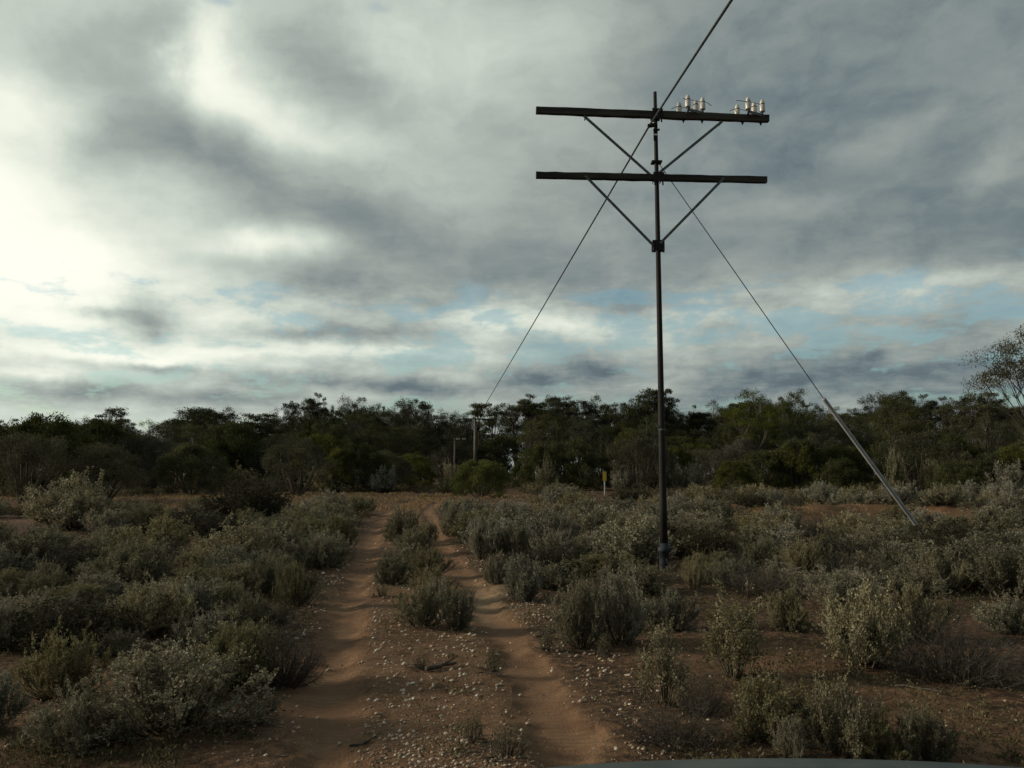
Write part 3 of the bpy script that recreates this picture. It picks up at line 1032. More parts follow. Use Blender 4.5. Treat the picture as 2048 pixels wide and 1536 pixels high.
def wattle(seed, w=5.0, h=3.6, n=24000, leaf=0.125, stems=7, ragged=0.16, skirt=0.04, thin=0.0):
    """dense domed bush of fine upright foliage down to the ground"""
    rng = np.random.default_rng(seed)
    tb = Tubes()
    lob = rng.uniform(0, 6.28, 6)
    for k in range(stems):
        ph = rng.uniform(0, 6.28)
        r = w * rng.uniform(0.12, 0.36)
        b = np.array([math.cos(ph) * 0.15, math.sin(ph) * 0.15, -0.1])
        tip = np.array([math.cos(ph) * r, math.sin(ph) * r, h * rng.uniform(0.55, 0.8)])
        C = bez(b, 0.5 * (b + tip) + np.array([math.cos(ph), math.sin(ph), 0]) * r * 0.2, tip, 6) + rng.normal(0, 0.03, (6, 3))
        tb.add(C, np.linspace(0.07, 0.02, 6) * h / 3.6, 5, False)
        for q in range(5):
            p = C[rng.integers(2, 6)]
            e = p + unit(rng.normal(0, 1, 3) + np.array([math.cos(ph) * .5, math.sin(ph) * .5, 0.8])) * h * rng.uniform(0.12, 0.3)
            tb.add(np.stack([p, 0.5 * (p + e) + rng.normal(0, 0.04, 3), e]), (0.02, 0.014, 0.006), 3, False)
    # clumps spread over the dome
    cl = 95
    P, D = [], []
    for k in range(cl):
        ph = rng.uniform(0, 6.28)
        v = rng.uniform(0, 1) ** 0.75
        zz = skirt + (1 - skirt) * v
        rr = math.sqrt(max(0.03, 1 - ((zz - 0.32) / 0.70) ** 2)) if zz > 0.32 else 0.78 + 0.22 * zz / 0.32
        lobe = 1 + ragged * (math.sin(2 * ph + lob[0]) + 0.7 * math.sin(3 * ph + lob[1]) + 0.5 * math.sin(5 * ph + 4 * zz + lob[2]))
        s = rng.uniform(0.62, 1.0)
        c = np.array([math.cos(ph) * 0.46 * w * rr * s * lobe, math.sin(ph) * 0.46 * w * rr * s * lobe, h * zz * 0.92 * (0.85 + 0.15 * s)])
        m = int(n / cl * rng.uniform(0.6, 1.4))
        if rng.random() < thin: continue
        rs = w * rng.uniform(0.07, 0.12)
        u = unit(rng.normal(size=(m, 3))) * rng.uniform(0, 1, (m, 1)) ** 0.5 * rs * np.array([1, 1, 0.75])
        P.append(c + u)
        D.append(rng.normal(0, 0.55, (m, 3)) + np.array([math.cos(ph) * .3, math.sin(ph) * .3, 0.7]))
    P, D = np.concatenate(P), np.concatenate(D)
    P[:, 2] = np.maximum(P[:, 2], 0.03)
    Lf = leaf * rng.uniform(0.6, 1.3, len(P))
    return leaf_mesh('wattle_crown', P, D, Lf, Lf * rng.uniform(0.25, 0.42, len(P)), rng), tb.mesh('wattle_trunk', True)


def mallee_kind(seed, mat=M_MALLEE, bark=M_BARK, **kw):
    c, t = mallee(seed, **kw)
    return Kind(kw.get('w', 8.0), kw.get('h', 9.0), [('crown', c, mat), ('trunk', t, bark)])


def wattle_kind(seed, mat=M_ACACIA, bark=M_STEM, **kw):
    c, t = wattle(seed, **kw)
    return Kind(kw.get('w', 5.0), kw.get('h', 3.6), [('crown', c, mat), ('trunk', t, bark)])


K_MAL = [mallee_kind(400 + i, M_MALLEE, M_PALE if i % 3 == 0 else M_BARK, w=8.0, h=9.0, clumps=36 + 3 * i, per=420, flat=0.55, trunks=3 + i % 3) for i in range(6)]
K_BRT = [mallee_kind(420 + i, M_BRIGHT, M_PALE, w=8.0, h=8.5, clumps=46) for i in range(2)]
K_AIR = [mallee_kind(430 + i, M_MALLEE, M_BARK, w=6.5, h=9.5, clumps=17 + 3 * i, per=330, airy=True, low=0.62, fork=0.5, trunks=2 + i % 2, flat=0.3) for i in range(4)]
K_WAT = [wattle_kind(450 + i, M_ACACIA) for i in range(5)]
K_ROUND = [wattle_kind(460 + i, M_ROUND if i == 0 else M_ACACIA, w=4.6, h=2.5, n=26000, leaf=0.11, ragged=0.05, skirt=0.02) for i in range(2)]
K_GREY = [wattle_kind(470 + i, M_GREY, w=5.5, h=4.0, n=18000, leaf=0.115, ragged=0.2, stems=14, thin=0.15, skirt=0.12) for i in range(3)]


def tree_px(kinds, name, px, top, depth, wpx, label, cat='tree', group=None, sink=0.0):
    x = (px - 1024) / F * depth
    r = ray(px, top)
    h = CAM_H + r[2] / math.hypot(0, r[1]) * depth - hz(x, depth) + sink
    k = kinds[int(abs(px * 7 + depth * 13)) % len(kinds)] if isinstance(kinds, list) else kinds
    w = wpx / F * depth if wpx else k.wid * h / k.top * random.uniform(0.9, 1.2)
    SHRUBS.append((x, depth, 0.4 * w))
    return plant(k, name, x, depth, w, h, None, label, cat, group)


SKY_X = [-80, 0, 60, 90, 120, 180, 215, 245, 270, 292, 320, 350, 400, 450, 490, 530, 560, 600, 640, 700, 740, 800, 850, 880, 898, 925, 945, 975, 1010, 1060, 1090, 1110,
         1150, 1180, 1220, 1260, 1280, 1310, 1345, 1400, 1450, 1470, 1500, 1540, 1590, 1620, 1660, 1690, 1720, 1760, 1800, 1850, 1900, 1950, 1990, 2060, 2140]
SKY_Y = [842, 846, 850, 838, 838, 842, 842, 845, 855, 868, 850, 830, 824, 822, 838, 832, 822, 812, 812, 802, 804, 810, 810, 818, 838, 838, 816, 810, 794, 796, 802, 798,
         806, 804, 812, 806, 794, 788, 818, 822, 814, 796, 790, 794, 800, 802, 812, 832, 816, 804, 796, 798, 796, 798, 800, 802, 802]


def sky_top(px):
    return float(np.interp(px, SKY_X, SKY_Y))


# single trees and bushes one can point at
SINGLE = [
    (K_AIR[3], 'mallee_tree', 232, 818, 84, 84, 'spindly tree with flat tiers of leaves standing above the left trees'),
    (K_AIR[0], 'mallee_tree', 617, 788, 104, 62, 'tall airy gum with a small flat crown above the left treeline'),
    (K_AIR[1], 'mallee_tree', 655, 798, 108, 34, 'thin small-headed gum right of the tall airy one on the left skyline'),
    (K_AIR[2], 'mallee_tree', 1305, 780, 112, 90, 'tall layered gum on the skyline directly behind the near pole'),
    (K_BRT[0], 'mallee_tree', 1502, 783, 88, 118, 'bright-topped gum with pale forked trunk right of the near pole'),
    (K_BRT[1], 'mallee_tree', 1582, 786, 92, 84, 'bright-topped rounded gum left of the guy sleeve top'),
    (K_AIR[2], 'mallee_tree', 968, 808, 118, 70, 'lacy dark gum just above the far telegraph pole'),
    (K_AIR[0], 'mallee_tree', 1040, 790, 120, 84, 'flat-topped gum on the skyline right of the far telegraph pole'),
    (K_AIR[1], 'mallee_tree', 1385, 812, 118, 40, 'sparse small gum in the skyline dip right of the near pole'),
    (K_MAL[2], 'mallee_tree', 410, 820, 98, 150, 'broad dark gum clump on the left skyline'),
    (K_MAL[4], 'mallee_tree', 845, 806, 100, 110, 'dark gum at the left side of the pole line gap'),
    (K_MAL[1], 'mallee_tree', 1795, 790, 82, 120, 'dark domed gum right of the guy sleeve'),
    (K_AIR[3], 'mallee_tree', 1965, 786, 90, 90, 'open-crowned gum on the right skyline behind the tall edge tree'),
    (K_WAT[0], 'wattle_bush', 388, 892, 62, 132, 'dark domed wattle with dry skirt at the left edge of the red clearing'),
    (K_GREY[0], 'grey_tree', 595, 880, 58, 150, 'dark grey shaggy tree with bare lower stems beyond the clearing'),
    (K_ROUND[0], 'round_bush', 962, 924, 58, 112, 'dense green round bush in front of the far telegraph pole'),
    (K_WAT[3], 'wattle_bush', 1048, 917, 84, 56, 'small olive bush right of the dense green round bush'),
    (K_WAT[1], 'wattle_bush', 1462, 924, 64, 76, 'small domed wattle on bare stems right of the near pole'),
    (K_ROUND[1], 'wattle_bush', 1675, 922, 58, 86, 'yellow-green flat-topped bush left of the guy sleeve'),
    (K_WAT[4], 'wattle_bush', 1912, 924, 58, 84, 'dull round bush at the right in front of the trees'),
    (K_WAT[2], 'wattle_bush', 470, 850, 82, 130, 'bright green wattle dome above the dark domed one'),
    (K_WAT[0], 'wattle_bush', 770, 905, 80, 90, 'round green wattle left of the far poles'),
    (K_WAT[1], 'wattle_bush', 1000, 876, 104, 110, 'olive wattle immediately behind the far telegraph pole'),
    (K_GREY[1], 'grey_tree', 1255, 884, 80, 120, 'grey-green bush behind the yellow marker post'),
    (K_GREY[2], 'grey_tree', 1590, 880, 70, 130, 'grey-green wattle tree in front of the bright gums'),
    (K_GREY[0], 'grey_tree', 1835, 868, 66, 170, 'wide grey-green tree right of the guy sleeve'),
    (K_GREY[1], 'grey_tree', 60, 872, 44, 190, 'shaggy grey tree at the left edge behind the saltbush mound'),
    (K_GREY[2], 'grey_tree', 215, 892, 46, 160, 'dark shaggy grey bush behind the large saltbush mound'),
    (K_WAT[3], 'wattle_bush', 95, 838, 62, 190, 'tall olive wattle forming the left treeline edge'),
    (K_WAT[1], 'wattle_bush', 190, 846, 70, 150, 'olive wattle beside the spindly tree on the left'),
    (K_WAT[4], 'wattle_bush', -10, 850, 58, 150, 'olive wattle cut by the left edge'),
]
for (k, nm, px, tp, dp, wp, lb) in SINGLE:
    tree_px(k, nm, px, tp, dp, wp, lb, 'tree' if 'tree' in nm else 'bush')
# the tall gum at the right edge, its crown reaching in from outside
K_EDGE = mallee_kind(480, M_MALLEE, M_BARK, w=11.5, h=8.5, clumps=72, per=850, airy=True, low=0.64, fork=0.34, trunks=10, leaf=0.11, flat=0.4)
tree_px(K_EDGE, 'edge_gum', 2172, 640, 44, 320, 'tall nearer gum at the right edge with bare ascending limbs', 'tree')


def side(px):
    if px < -30: return 'beyond the left edge'
    if px > 2090: return 'beyond the right edge'
    if px < 300: return 'at the far left'
    if px < 880: return 'left of the far poles'
    if px < 1310: return 'between far and near poles'
    if px < 1700: return 'before the guy sleeve'
    return 'right of the guy sleeve'


def rows():
    rng = np.random.default_rng(17)

    def line_clear(px, dp, half):
        return not (px + half > 900 and px - half < 990 and dp < 150)
    # skyline row
    px = -330.0
    while px < 2380:
        dp = rng.uniform(102, 128)
        tp = sky_top(px) + rng.uniform(-8, 14)
        kinds = K_AIR if rng.random() < 0.36 else K_MAL
        if 893 < px < 940: dp, kinds = rng.uniform(150, 156), K_MAL
        wp = rng.uniform(66, 110)
        if line_clear(px, dp, wp * 0.45):
            tree_px(kinds, 'mallee_tree', px, tp, dp, wp, 'dark gum in the skyline row ' + side(px), 'tree', 'gums along the skyline ' + side(px))
        px += rng.uniform(26, 40)
    # filler behind
    px = -300.0
    while px < 2350:
        dp = rng.uniform(152, 175)
        tree_px(K_MAL, 'mallee_tree', px, sky_top(px) + rng.uniform(14, 34), dp, rng.uniform(90, 130),
                'gum in the hindmost row of the trees ' + side(px), 'tree', 'hindmost gums ' + side(px))
        px += rng.uniform(45, 60)
    # middle row
    px = -330.0
    while px < 2380:
        dp = rng.uniform(84, 98)
        wp = rng.uniform(76, 124)
        if line_clear(px, dp, wp * 0.45):
            u = rng.random()
            ks, nm, ct = (K_MAL, 'mallee_tree', 'tree') if u < 0.62 else (K_BRT, 'mallee_tree', 'tree') if u < 0.74 else (K_WAT, 'wattle_bush', 'bush')
            tp = max(sky_top(px) + rng.uniform(22, 58), 830)
            if ct == 'bush': tp = rng.uniform(856, 880)
            word = 'gum' if ct == 'tree' else 'tall wattle'
            tree_px(ks, nm, px, tp, dp, wp, word + ' in the middle row of the trees ' + side(px), ct, word + 's of the middle row ' + side(px))
        px += rng.uniform(34, 50)
    # front row of wattles
    px = -330.0
    while px < 2380:
        dp = rng.uniform(68, 82)
        wp = rng.uniform(70, 125)
        if line_clear(px, dp, wp * 0.5):
            ks = K_WAT if rng.random() < 0.62 else K_GREY
            nm = 'wattle_bush' if ks is K_WAT else 'grey_tree'
            word = 'green wattle bush' if ks is K_WAT else 'grey shaggy bush'
            tree_px(ks, nm, px, rng.uniform(872, 912), dp, wp, word + ' at the front of the trees ' + side(px), 'bush', word + 'es along the front ' + side(px))
        px += rng.uniform(32, 52)
    # behind the far poles' corridor, low growth
    for px in (800, 822, 838, 852, 866, 880, 895, 906, 918, 929, 940, 951, 962, 985):
        tree_px(K_GREY, 'wattle_bush', px, rng.uniform(872, 896), rng.uniform(138, 158), 62, 'low wattle closing the far end of the pole line', 'bush', 'wattles at the end of the pole line')


rows()

# tall pale saltbushes along the foot of the trees
TS = [(20, 60, 905, 985), (620, 700, 935, 975), (690, 740, 930, 975), (735, 800, 938, 976), (445, 515, 938, 970), (880, 925, 930, 978), (1075, 1110, 925, 962),
      (1215, 1285, 930, 975), (1300, 1345, 930, 975), (1345, 1400, 932, 972), (1840, 1880, 925, 960), (1770, 1800, 905, 955), (1985, 2050, 930, 985)]
for (x0, x1, tp, bs) in TS:
    dp = 70.0 if x0 < 1700 else 62.0
    px = 0.5 * (x0 + x1)
    tree_px(K_MID, 'tall_saltbush', px, tp, dp, (x1 - x0) * 1.15, 'tall pale saltbush at the foot of the trees ' + side(px), 'shrub', 'tall saltbushes at the foot of the trees ' + side(px))

# ------------------------------------------------------------------ telegraph line
M_POLE = plain_mat('weathered_iron', (0.013, 0.013, 0.013), (0.030, 0.025, 0.022), 3.0, 0.75, 0.25, 0.004, 0.3, 0.3, (1, 1, 0.3))
M_BASE = plain_mat('cast_base', (0.018, 0.022, 0.028), (0.034, 0.038, 0.045), 6.0, 0.7, 0.25, 0.004)
M_TIMBER = plain_mat('arm_timber', (0.022, 0.021, 0.018), (0.075, 0.065, 0.05), 5.0, 0.9, 0.6, 0.012, stretch=(0.12, 1, 1))
M_STEEL = plain_mat('galvanised_bar', (0.075, 0.085, 0.083), (0.15, 0.16, 0.155), 12.0, 0.6, 0.15, 0.002, 0.4)
M_PORC = plain_mat('glazed_porcelain', (0.54, 0.50, 0.42), (0.68, 0.64, 0.55), 9.0, 0.28, 0.05, 0.001, 0.0, 0.5)
M_WIRE = plain_mat('black_cable', (0.012, 0.012, 0.012), (0.03, 0.03, 0.028), 10.0, 0.6, 0.1, 0.001)
M_STRAND = plain_mat('steel_strand', (0.06, 0.062, 0.06), (0.12, 0.12, 0.115), 30.0, 0.5, 0.1, 0.001, 0.5)
M_SLEEVE = plain_mat('grey_plastic_sleeve', (0.24, 0.24, 0.235), (0.38, 0.38, 0.37), 3.5, 0.55, 0.05, 0.001)
M_GREYWOOD = plain_mat('grey_timber_pole', (0.09, 0.075, 0.058), (0.20, 0.17, 0.135), 3.0, 0.9, 0.4, 0.01, stretch=(1, 1, 0.15))
M_SHINY = plain_mat('bright_band', (0.5, 0.5, 0.48), (0.65, 0.65, 0.62), 30.0, 0.35, 0.05, 0.001, 0.8)


class Solid:
    """boxes, prisms and turned shapes gathered into one mesh"""
    def __init__(self):
        self.v, self.f = [], []

    def box(self, c, ax, ay, az, bevel=0.0):
        """box round centre c with half-axis vectors ax, ay, az; chamfered along ax"""
        c, ax, ay, az = (np.asarray(q, float) for q in (c, ax, ay, az))
        if bevel:
            k = bevel
            prof = [(-1, -1 + k), (-1 + k, -1), (1 - k, -1), (1, -1 + k), (1, 1 - k), (1 - k, 1), (-1 + k, 1), (-1, 1 - k)]
        else:
            prof = [(-1, -1), (1, -1), (1, 1), (-1, 1)]
        n, m = len(self.v), len(prof)
        for s in (-1, 1):
            for (a, b) in prof:
                self.v.append(tuple(c + s * ax + a * ay + b * az))
        self.f.append(tuple(range(n, n + m))[::-1])
        self.f.append(tuple(range(n + m, n + 2 * m)))
        for i in range(m):
            j = (i + 1) % m
            self.f.append((n + i, n + j, n + m + j, n + m + i))

    def lathe(self, c, prof, sides=14, axis=(0, 0, 1)):
        """prof: list of (radius, height) along axis from c"""
        z = unit(np.asarray(axis, float))
        x = unit(np.cross(z, (0.3, 1.0, 0.2)))
        y = np.cross(z, x)
        c = np.asarray(c, float)
        n = len(self.v)
        for (r, h) in prof:
            for k in range(sides):
                a = 2 * math.pi * k / sides
                self.v.append(tuple(c + z * h + (x * math.cos(a) + y * math.sin(a)) * r))
        for i in range(len(prof) - 1):
            for k in range(sides):
                k2 = (k + 1) % sides
                self.f.append((n + i * sides + k, n + i * sides + k2, n + (i + 1) * sides + k2, n + (i + 1) * sides + k))
        self.f.append(tuple(range(n, n + sides))[::-1])
        self.f.append(tuple(range(n + (len(prof) - 1) * sides, n + len(prof) * sides)))

    def mesh(self, name, smooth=False):
        me = bpy.data.meshes.new(name)
        me.from_pydata(self.v, [], self.f)
        me.update()
        if smooth:
            for p in me.polygons:
                p.use_smooth = len(p.vertices) < 6
        return me


def V3(*a):
    return np.array(a, float)


PX, PY = ground_at(1329, 1142)
D0 = PY                                                  # depth of the near pole


def on_pole(py, dd=0.0):
    """point on the pole axis at photo row py"""
    t = (1142 - py) / (1142 - 185)
    return V3(*at(1329 - 19 * t, py, D0 + dd))


def part(name, solid, mat, parent, org, smooth=False):
    me = solid.mesh(name, smooth) if not isinstance(solid, Tubes) else solid.mesh(name)
    me.transform(__import__('mathutils').Matrix.Translation((-org[0], -org[1], -org[2])))
    return link(name, me, parent, mat)


def bar(a, b, w, t, n_hint):
    """flat bar from a to b: half width w in the plane, half thickness t along n_hint"""
    a, b = V3(*a), V3(*b)
    d = b - a
    z = unit(np.asarray(n_hint, float) - unit(d) * np.dot(n_hint, unit(d)))
    y = np.cross(z, unit(d))
    s = Solid()
    s.box(0.5 * (a + b), 0.5 * d, y * w, z * t)
    return s


INS_PROF = [(0.030, 0.0), (0.052, 0.002), (0.054, 0.02), (0.054, 0.105), (0.050, 0.118), (0.043, 0.122), (0.043, 0.134), (0.046, 0.14), (0.043, 0.155), (0.036, 0.185), (0.027, 0.20), (0.012, 0.206)]


def near_pole():
    org = V3(PX, PY, hz(PX, PY))
    root = empty('telegraph_pole', tuple(org))
    tag(root, 'near dark iron telegraph pole with two timber crossarms and white insulators', 'pole')
    # shaft: tapering iron tube on a wider socket
    s = Tubes()
    rows = [(1098, 0.062), (1000, 0.056), (850, 0.050), (700, 0.0445), (500, 0.039), (350, 0.034), (232, 0.030), (184, 0.027)]
    s.add([on_pole(p) for p, _ in rows], [r for _, r in rows], 14)
    part('shaft', s, M_POLE, root, org)
    s = Tubes()
    foot = V3(PX, PY, org[2] - 0.25)
    s.add([foot, on_pole(1120), on_pole(1104), on_pole(1103), on_pole(1095), on_pole(1094), on_pole(1086)], [0.082, 0.078, 0.078, 0.098, 0.098, 0.072, 0.066], 16)
    part('base_socket', s, M_BASE, root, org)
    arms = []
    for (xl, yl, xr, yr, hh) in ((1072, 221, 1537, 238, 0.056), (1072, 350.5, 1533, 360, 0.050)):
        a, b = V3(*at(xl, yl, D0 - 0.22)), V3(*at(xr, yr, D0 + 0.02))
        d = unit(b - a)
        up = unit(V3(0, 0, 1) - d * d[2])
        n = np.cross(d, up)
        # sawn timber, a little uneven along its length
        rg = np.random.default_rng(int(xl + yl))
        me_v, me_f = [], []
        K = 24
        for k in range(K + 1):
            c = a + (b - a) * k / K
            e = rg.normal(0, 0.0025, 8)
            ch = 0.16
            prof = [(-1, -1 + ch), (-1 + ch, -1), (1 - ch, -1), (1, -1 + ch), (1, 1 - ch), (1 - ch, 1), (-1 + ch, 1), (-1, 1 - ch)]
            for q, (i, j) in enumerate(prof):
                me_v.append(tuple(c + n * (i * 0.045 + e[q]) + up * (j * hh + e[(q + 3) % 8])))
        for k in range(K):
            for q in range(8):
                q2 = (q + 1) % 8
                me_f.append((k * 8 + q, k * 8 + q2, k * 8 + 8 + q2, k * 8 + 8 + q))
        me_f.append(tuple(range(8))[::-1])
        me_f.append(tuple(range(K * 8, K * 8 + 8)))
        so = Solid()
        so.v, so.f = me_v, me_f
        ob = part('crossarm', so, M_TIMBER, root, org)
        arms.append((a, b, d, up, n, ob))
    # clamp plates with U-bolts where the arms meet the shaft
    for (py, half, i) in ((232, 0.085, 0), (354, 0.088, 1)):
        a, b, d, up, n, ob = arms[i]
        c = on_pole(py)
        t = np.dot(c - a, d)
        ca = a + d * t
        front = -1 if n[1] > 0 else 1
        so = Solid()
        so.box(ca + n * front * 0.056, d * half, up * (0.088 if i == 0 else 0.075), n * 0.006)
        cl = part('clamp', so, M_POLE, root, org)
        for sgn in (-1, 1):
            for zz in (0.04, -0.04):
                u = Tubes()
                p = ca + d * sgn * 0.058 + up * zz
                u.add([p + n * front * 0.085, p - n * front * 0.15], 0.009, 6)
                part('bolt', u, M_POLE, cl, org)
            u = Tubes()
            p = ca + d * sgn * 0.064 - up * 0.02
            u.add([p + n * front * 0.05, p + n * front * 0.05 - up * 0.115], 0.013, 6)
            part('bolt', u, M_POLE, cl, org)
        so = Solid()
        so.box(c + V3(0, 0.045, 0), d * half * 0.9, up * 0.06, V3(0, 0.01, 0))
        part('back_plate', so, M_POLE, cl, org)
    # bands on the shaft
    for (py, hw, hh) in ((325, 0.085, 0.020), (492, 0.096, 0.085)):
        c = on_pole(py)
        so = Solid()
        so.box(c + V3(0, -0.05, 0), V3(hw, 0, 0), V3(0, 0.008, 0), V3(0, 0, hh))
        so.box(c + V3(0, 0.05, 0), V3(hw, 0, 0), V3(0, 0.008, 0), V3(0, 0, hh))
        so.lathe(c - V3(0, 0, hh * 0.9), [(0.052, 0), (0.052, hh * 1.8)], 14)
        cl = part('clamp', so, M_POLE, root, org)
        for sgn in (-1, 1):
            u = Tubes()
            u.add([c + V3(sgn * hw * 0.8, -0.085, 0), c + V3(sgn * hw * 0.8, 0.085, 0)], 0.012, 6)
            part('bolt', u, M_POLE, cl, org)
            if hh > 0.05:
                u = Tubes()
                u.add([c + V3(sgn * hw * 0.82, -0.072, -hh * 0.4), c + V3(sgn * hw * 0.82, -0.072, -hh * 1.45)], 0.012, 6)
                part('bolt', u, M_POLE, cl, org)
    # cable clamp under the upper arm, with a bright tag
    c = on_pole(254, -0.07)
    so = Solid()
    so.box(c + V3(-0.055, -0.02, 0.02), V3(0.075, 0, 0.012), V3(0, 0.03, 0), V3(-0.003, 0, 0.024))
    so.box(c + V3(0.01, -0.01, -0.05), V3(0.05, 0, 0), V3(0, 0.02, 0), V3(0, 0, 0.012))
    so.box(c + V3(-0.01, 0.0, -0.14), V3(0.026, 0, 0), V3(0, 0.012, 0), V3(0, 0, 0.085))
    cb = part('cable_clamp', so, M_POLE, root, org)
    so = Solid()
    so.box(c + V3(-0.005, -0.02, -0.135), V3(0.03, 0, 0), V3(0, 0.006, 0), V3(0, 0, 0.012))
    part('bright_tag', so, M_SHINY, cb, org)
    c = on_pole(859)
    so = Solid()
    so.lathe(c - V3(0, 0, 0.012), [(0.054, 0), (0.054, 0.024)], 14)
    so.box(c + V3(-0.05, -0.03, 0.03), V3(0.012, 0, 0), V3(0, 0.006, 0), V3(0, 0, 0.03))
    part('band', so, M_STEEL, root, org)
    # diagonal braces
    fr = -0.34
    for (p0, p1, i) in (((1168, 232), (1300, 349), 0), ((1444, 243), (1318, 346), 0), ((1170, 351), (1304, 488), 1), ((1448, 356), (1321, 486), 1)):
        a_, b_, d, up, n, ob = arms[i]
        # on the front face of the arm, then back to the clamp below
        f = (p0[0] - 1072) / 463.0
        dep = D0 - 0.22 + 0.24 * f - 0.06
        A = V3(*at(p0[0], p0[1], dep))
        B = V3(*at(p1[0], p1[1], D0 - 0.075))
        br = part('brace', bar(A, B, 0.021, 0.005, V3(0, -1, 0)), M_STEEL, root, org)
        u = Tubes()
        u.add([A + V3(0, -0.02, 0) + (B - A) * 0.02, A + V3(0, 0.12, 0) + (B - A) * 0.02], 0.011, 6)
        part('bolt', u, M_STEEL, br, org)
    # insulators on spindles and cranked brackets, upper arm, right half
    a, b, d, up, n, ob = arms[0]
    toward = n if n[1] < 0 else -n
    groups = [(1360, 1373, 1391, 1403, 1365, 1402.5), (1478, 1493.5, 1509, 1523.5, 1484, 1521)]
    pxm = (b - a)[0] / 465.0

    def along(px):
        f = (px - 1072) / 465.0
        return a + (b - a) * f
    for (x1, x2, x3, x4, n1, n2) in groups:
        top = up * 0.056
        p2 = along(x2 - 4) + top + toward * 0.16 + up * 0.02
        p4 = along(x4) + top + toward * 0.03 + up * 0.045
        p1 = along(x1) + top - toward * 0.10 + up * 0.005
        p3 = along(x3) + top - toward * 0.02 + up * 0.02
        br = part('insulator_bracket', bar(p2 - up * 0.03, p4 - up * 0.055, 0.026, 0.005, up * 0.2 + toward), M_STEEL, root, org)
        u = Tubes()
        u.add([p2 - up * 0.07, p2 + up * 0.06], 0.016, 8)
        u.add([p4 - up * 0.09, p4 + up * 0.06], 0.016, 8)
        u.add([p2 - up * 0.06, p2 - up * 0.05 - toward * 0.10], 0.012, 6)
        part('spindle', u, M_STEEL, br, org)
        br2 = part('insulator_bracket', bar(p1 - up * 0.03, p3 - up * 0.07, 0.026, 0.005, up * 0.2 + toward), M_STEEL, root, org)
        u = Tubes()
        u.add([p1 - up * 0.06, p1 + up * 0.05], 0.016, 8)
        u.add([p3 - up * 0.10, p3 + up * 0.05], 0.016, 8)
        part('spindle', u, M_STEEL, br2, org)
        for px in (n1, n2):
            c = along(px) - up * 0.056
            so = Solid()
            so.lathe(c - up * 0.05, [(0.006, -0.01), (0.011, 0.0), (0.011, 0.02), (0.022, 0.022), (0.022, 0.042), (0.03, 0.043), (0.03, 0.052)], 8)
            part('spindle_nut', so, M_POLE, root, org)
        for q, (p, tie) in enumerate(((p1, 0), (p2, 1), (p3, 2), (p4, 3))):
            so = Solid()
            so.lathe(p, [(r * 0.82, h) for r, h in INS_PROF], 16)
            ins = part('insulator', so, M_PORC, root, org, True)
            u = Tubes()
            ang = np.linspace(0, 2 * math.pi, 15)
            u.add([p + V3(math.cos(t) * 0.039, math.sin(t) * 0.039, 0.128) for t in ang], 0.0055, 5)
            if tie in (0, 1, 3) and not (tie == 3 and x1 > 1450):
                sg = -1 if tie != 3 else 1
                q0 = p + V3(sg * 0.047, -0.01, 0.128)
                ends = {0: V3(-0.09, -0.03, -0.05), 1: V3(-0.03 if x1 < 1450 else -0.15, -0.02, 0.01), 3: V3(0.09, -0.02, -0.075)}[tie]
                u.add([q0, q0 + ends * 0.5 + V3(0, 0, 0.005), q0 + ends], 0.005, 5)
                if tie != 3:
                    q1 = p + V3(0.047, 0.01, 0.128)
                    u.add([q1, q1 + V3(0.14, 0.02, -0.02)], 0.004, 5)
            part('binding_wire', u, M_WIRE, ins, org)
    return root, arms


POLE, ARMS = near_pole()


def far_pole(px, base_depth, top, armw, r, label, arm_y, ins_px, iy, mat):
    x = (px - 1024) / F * base_depth
    org = V3(x, base_depth, hz(x, base_depth))
    root = empty('telegraph_pole', tuple(org))
    tag(root, label, 'pole')
    tz = at(px, top, base_depth)[2]
    s = Tubes()
    s.add([V3(x, base_depth, org[2] - 0.3), V3(x, base_depth, 0.5 * tz), V3(x, base_depth, tz)], [r, r * 0.85, r * 0.7], 10)
    part('shaft', s, mat, root, org)
    a, b = V3(*at(arm_y[0], arm_y[2], base_depth - 0.2)), V3(*at(arm_y[1], arm_y[3], base_depth - 0.2))
    so = Solid()
    so.box(0.5 * (a + b), 0.5 * (b - a), V3(0, 0.05, 0), V3(0, 0, 0.06), 0.2)
    part('crossarm', so, M_TIMBER, root, org)
    for q in ins_px:
        f = (q - arm_y[0]) / (arm_y[1] - arm_y[0])
        p = a + (b - a) * f + V3(0, 0, 0.065)
        so = Solid()
        so.lathe(p, [(rr * 1.1, h * 1.2) for rr, h in INS_PROF], 10)
        part('insulator', so, M_PORC, root, org, True)
    return root, org, tz


FARP, FORG, FTZ = far_pole(950, 90.0, 833, 70, 0.16, 'second telegraph pole, grey timber, behind the dense green round bush',
                           (918, 990, 838, 838.5), (959, 966, 978, 981, 984, 987), 0, M_GREYWOOD)
far_pole(909.5, 128.0, 877, 40, 0.15, 'third and smallest telegraph pole, seen left of the second one',
         (884, 932, 880, 880.5), (914, 918, 926, 930), 0, M_GREYWOOD)


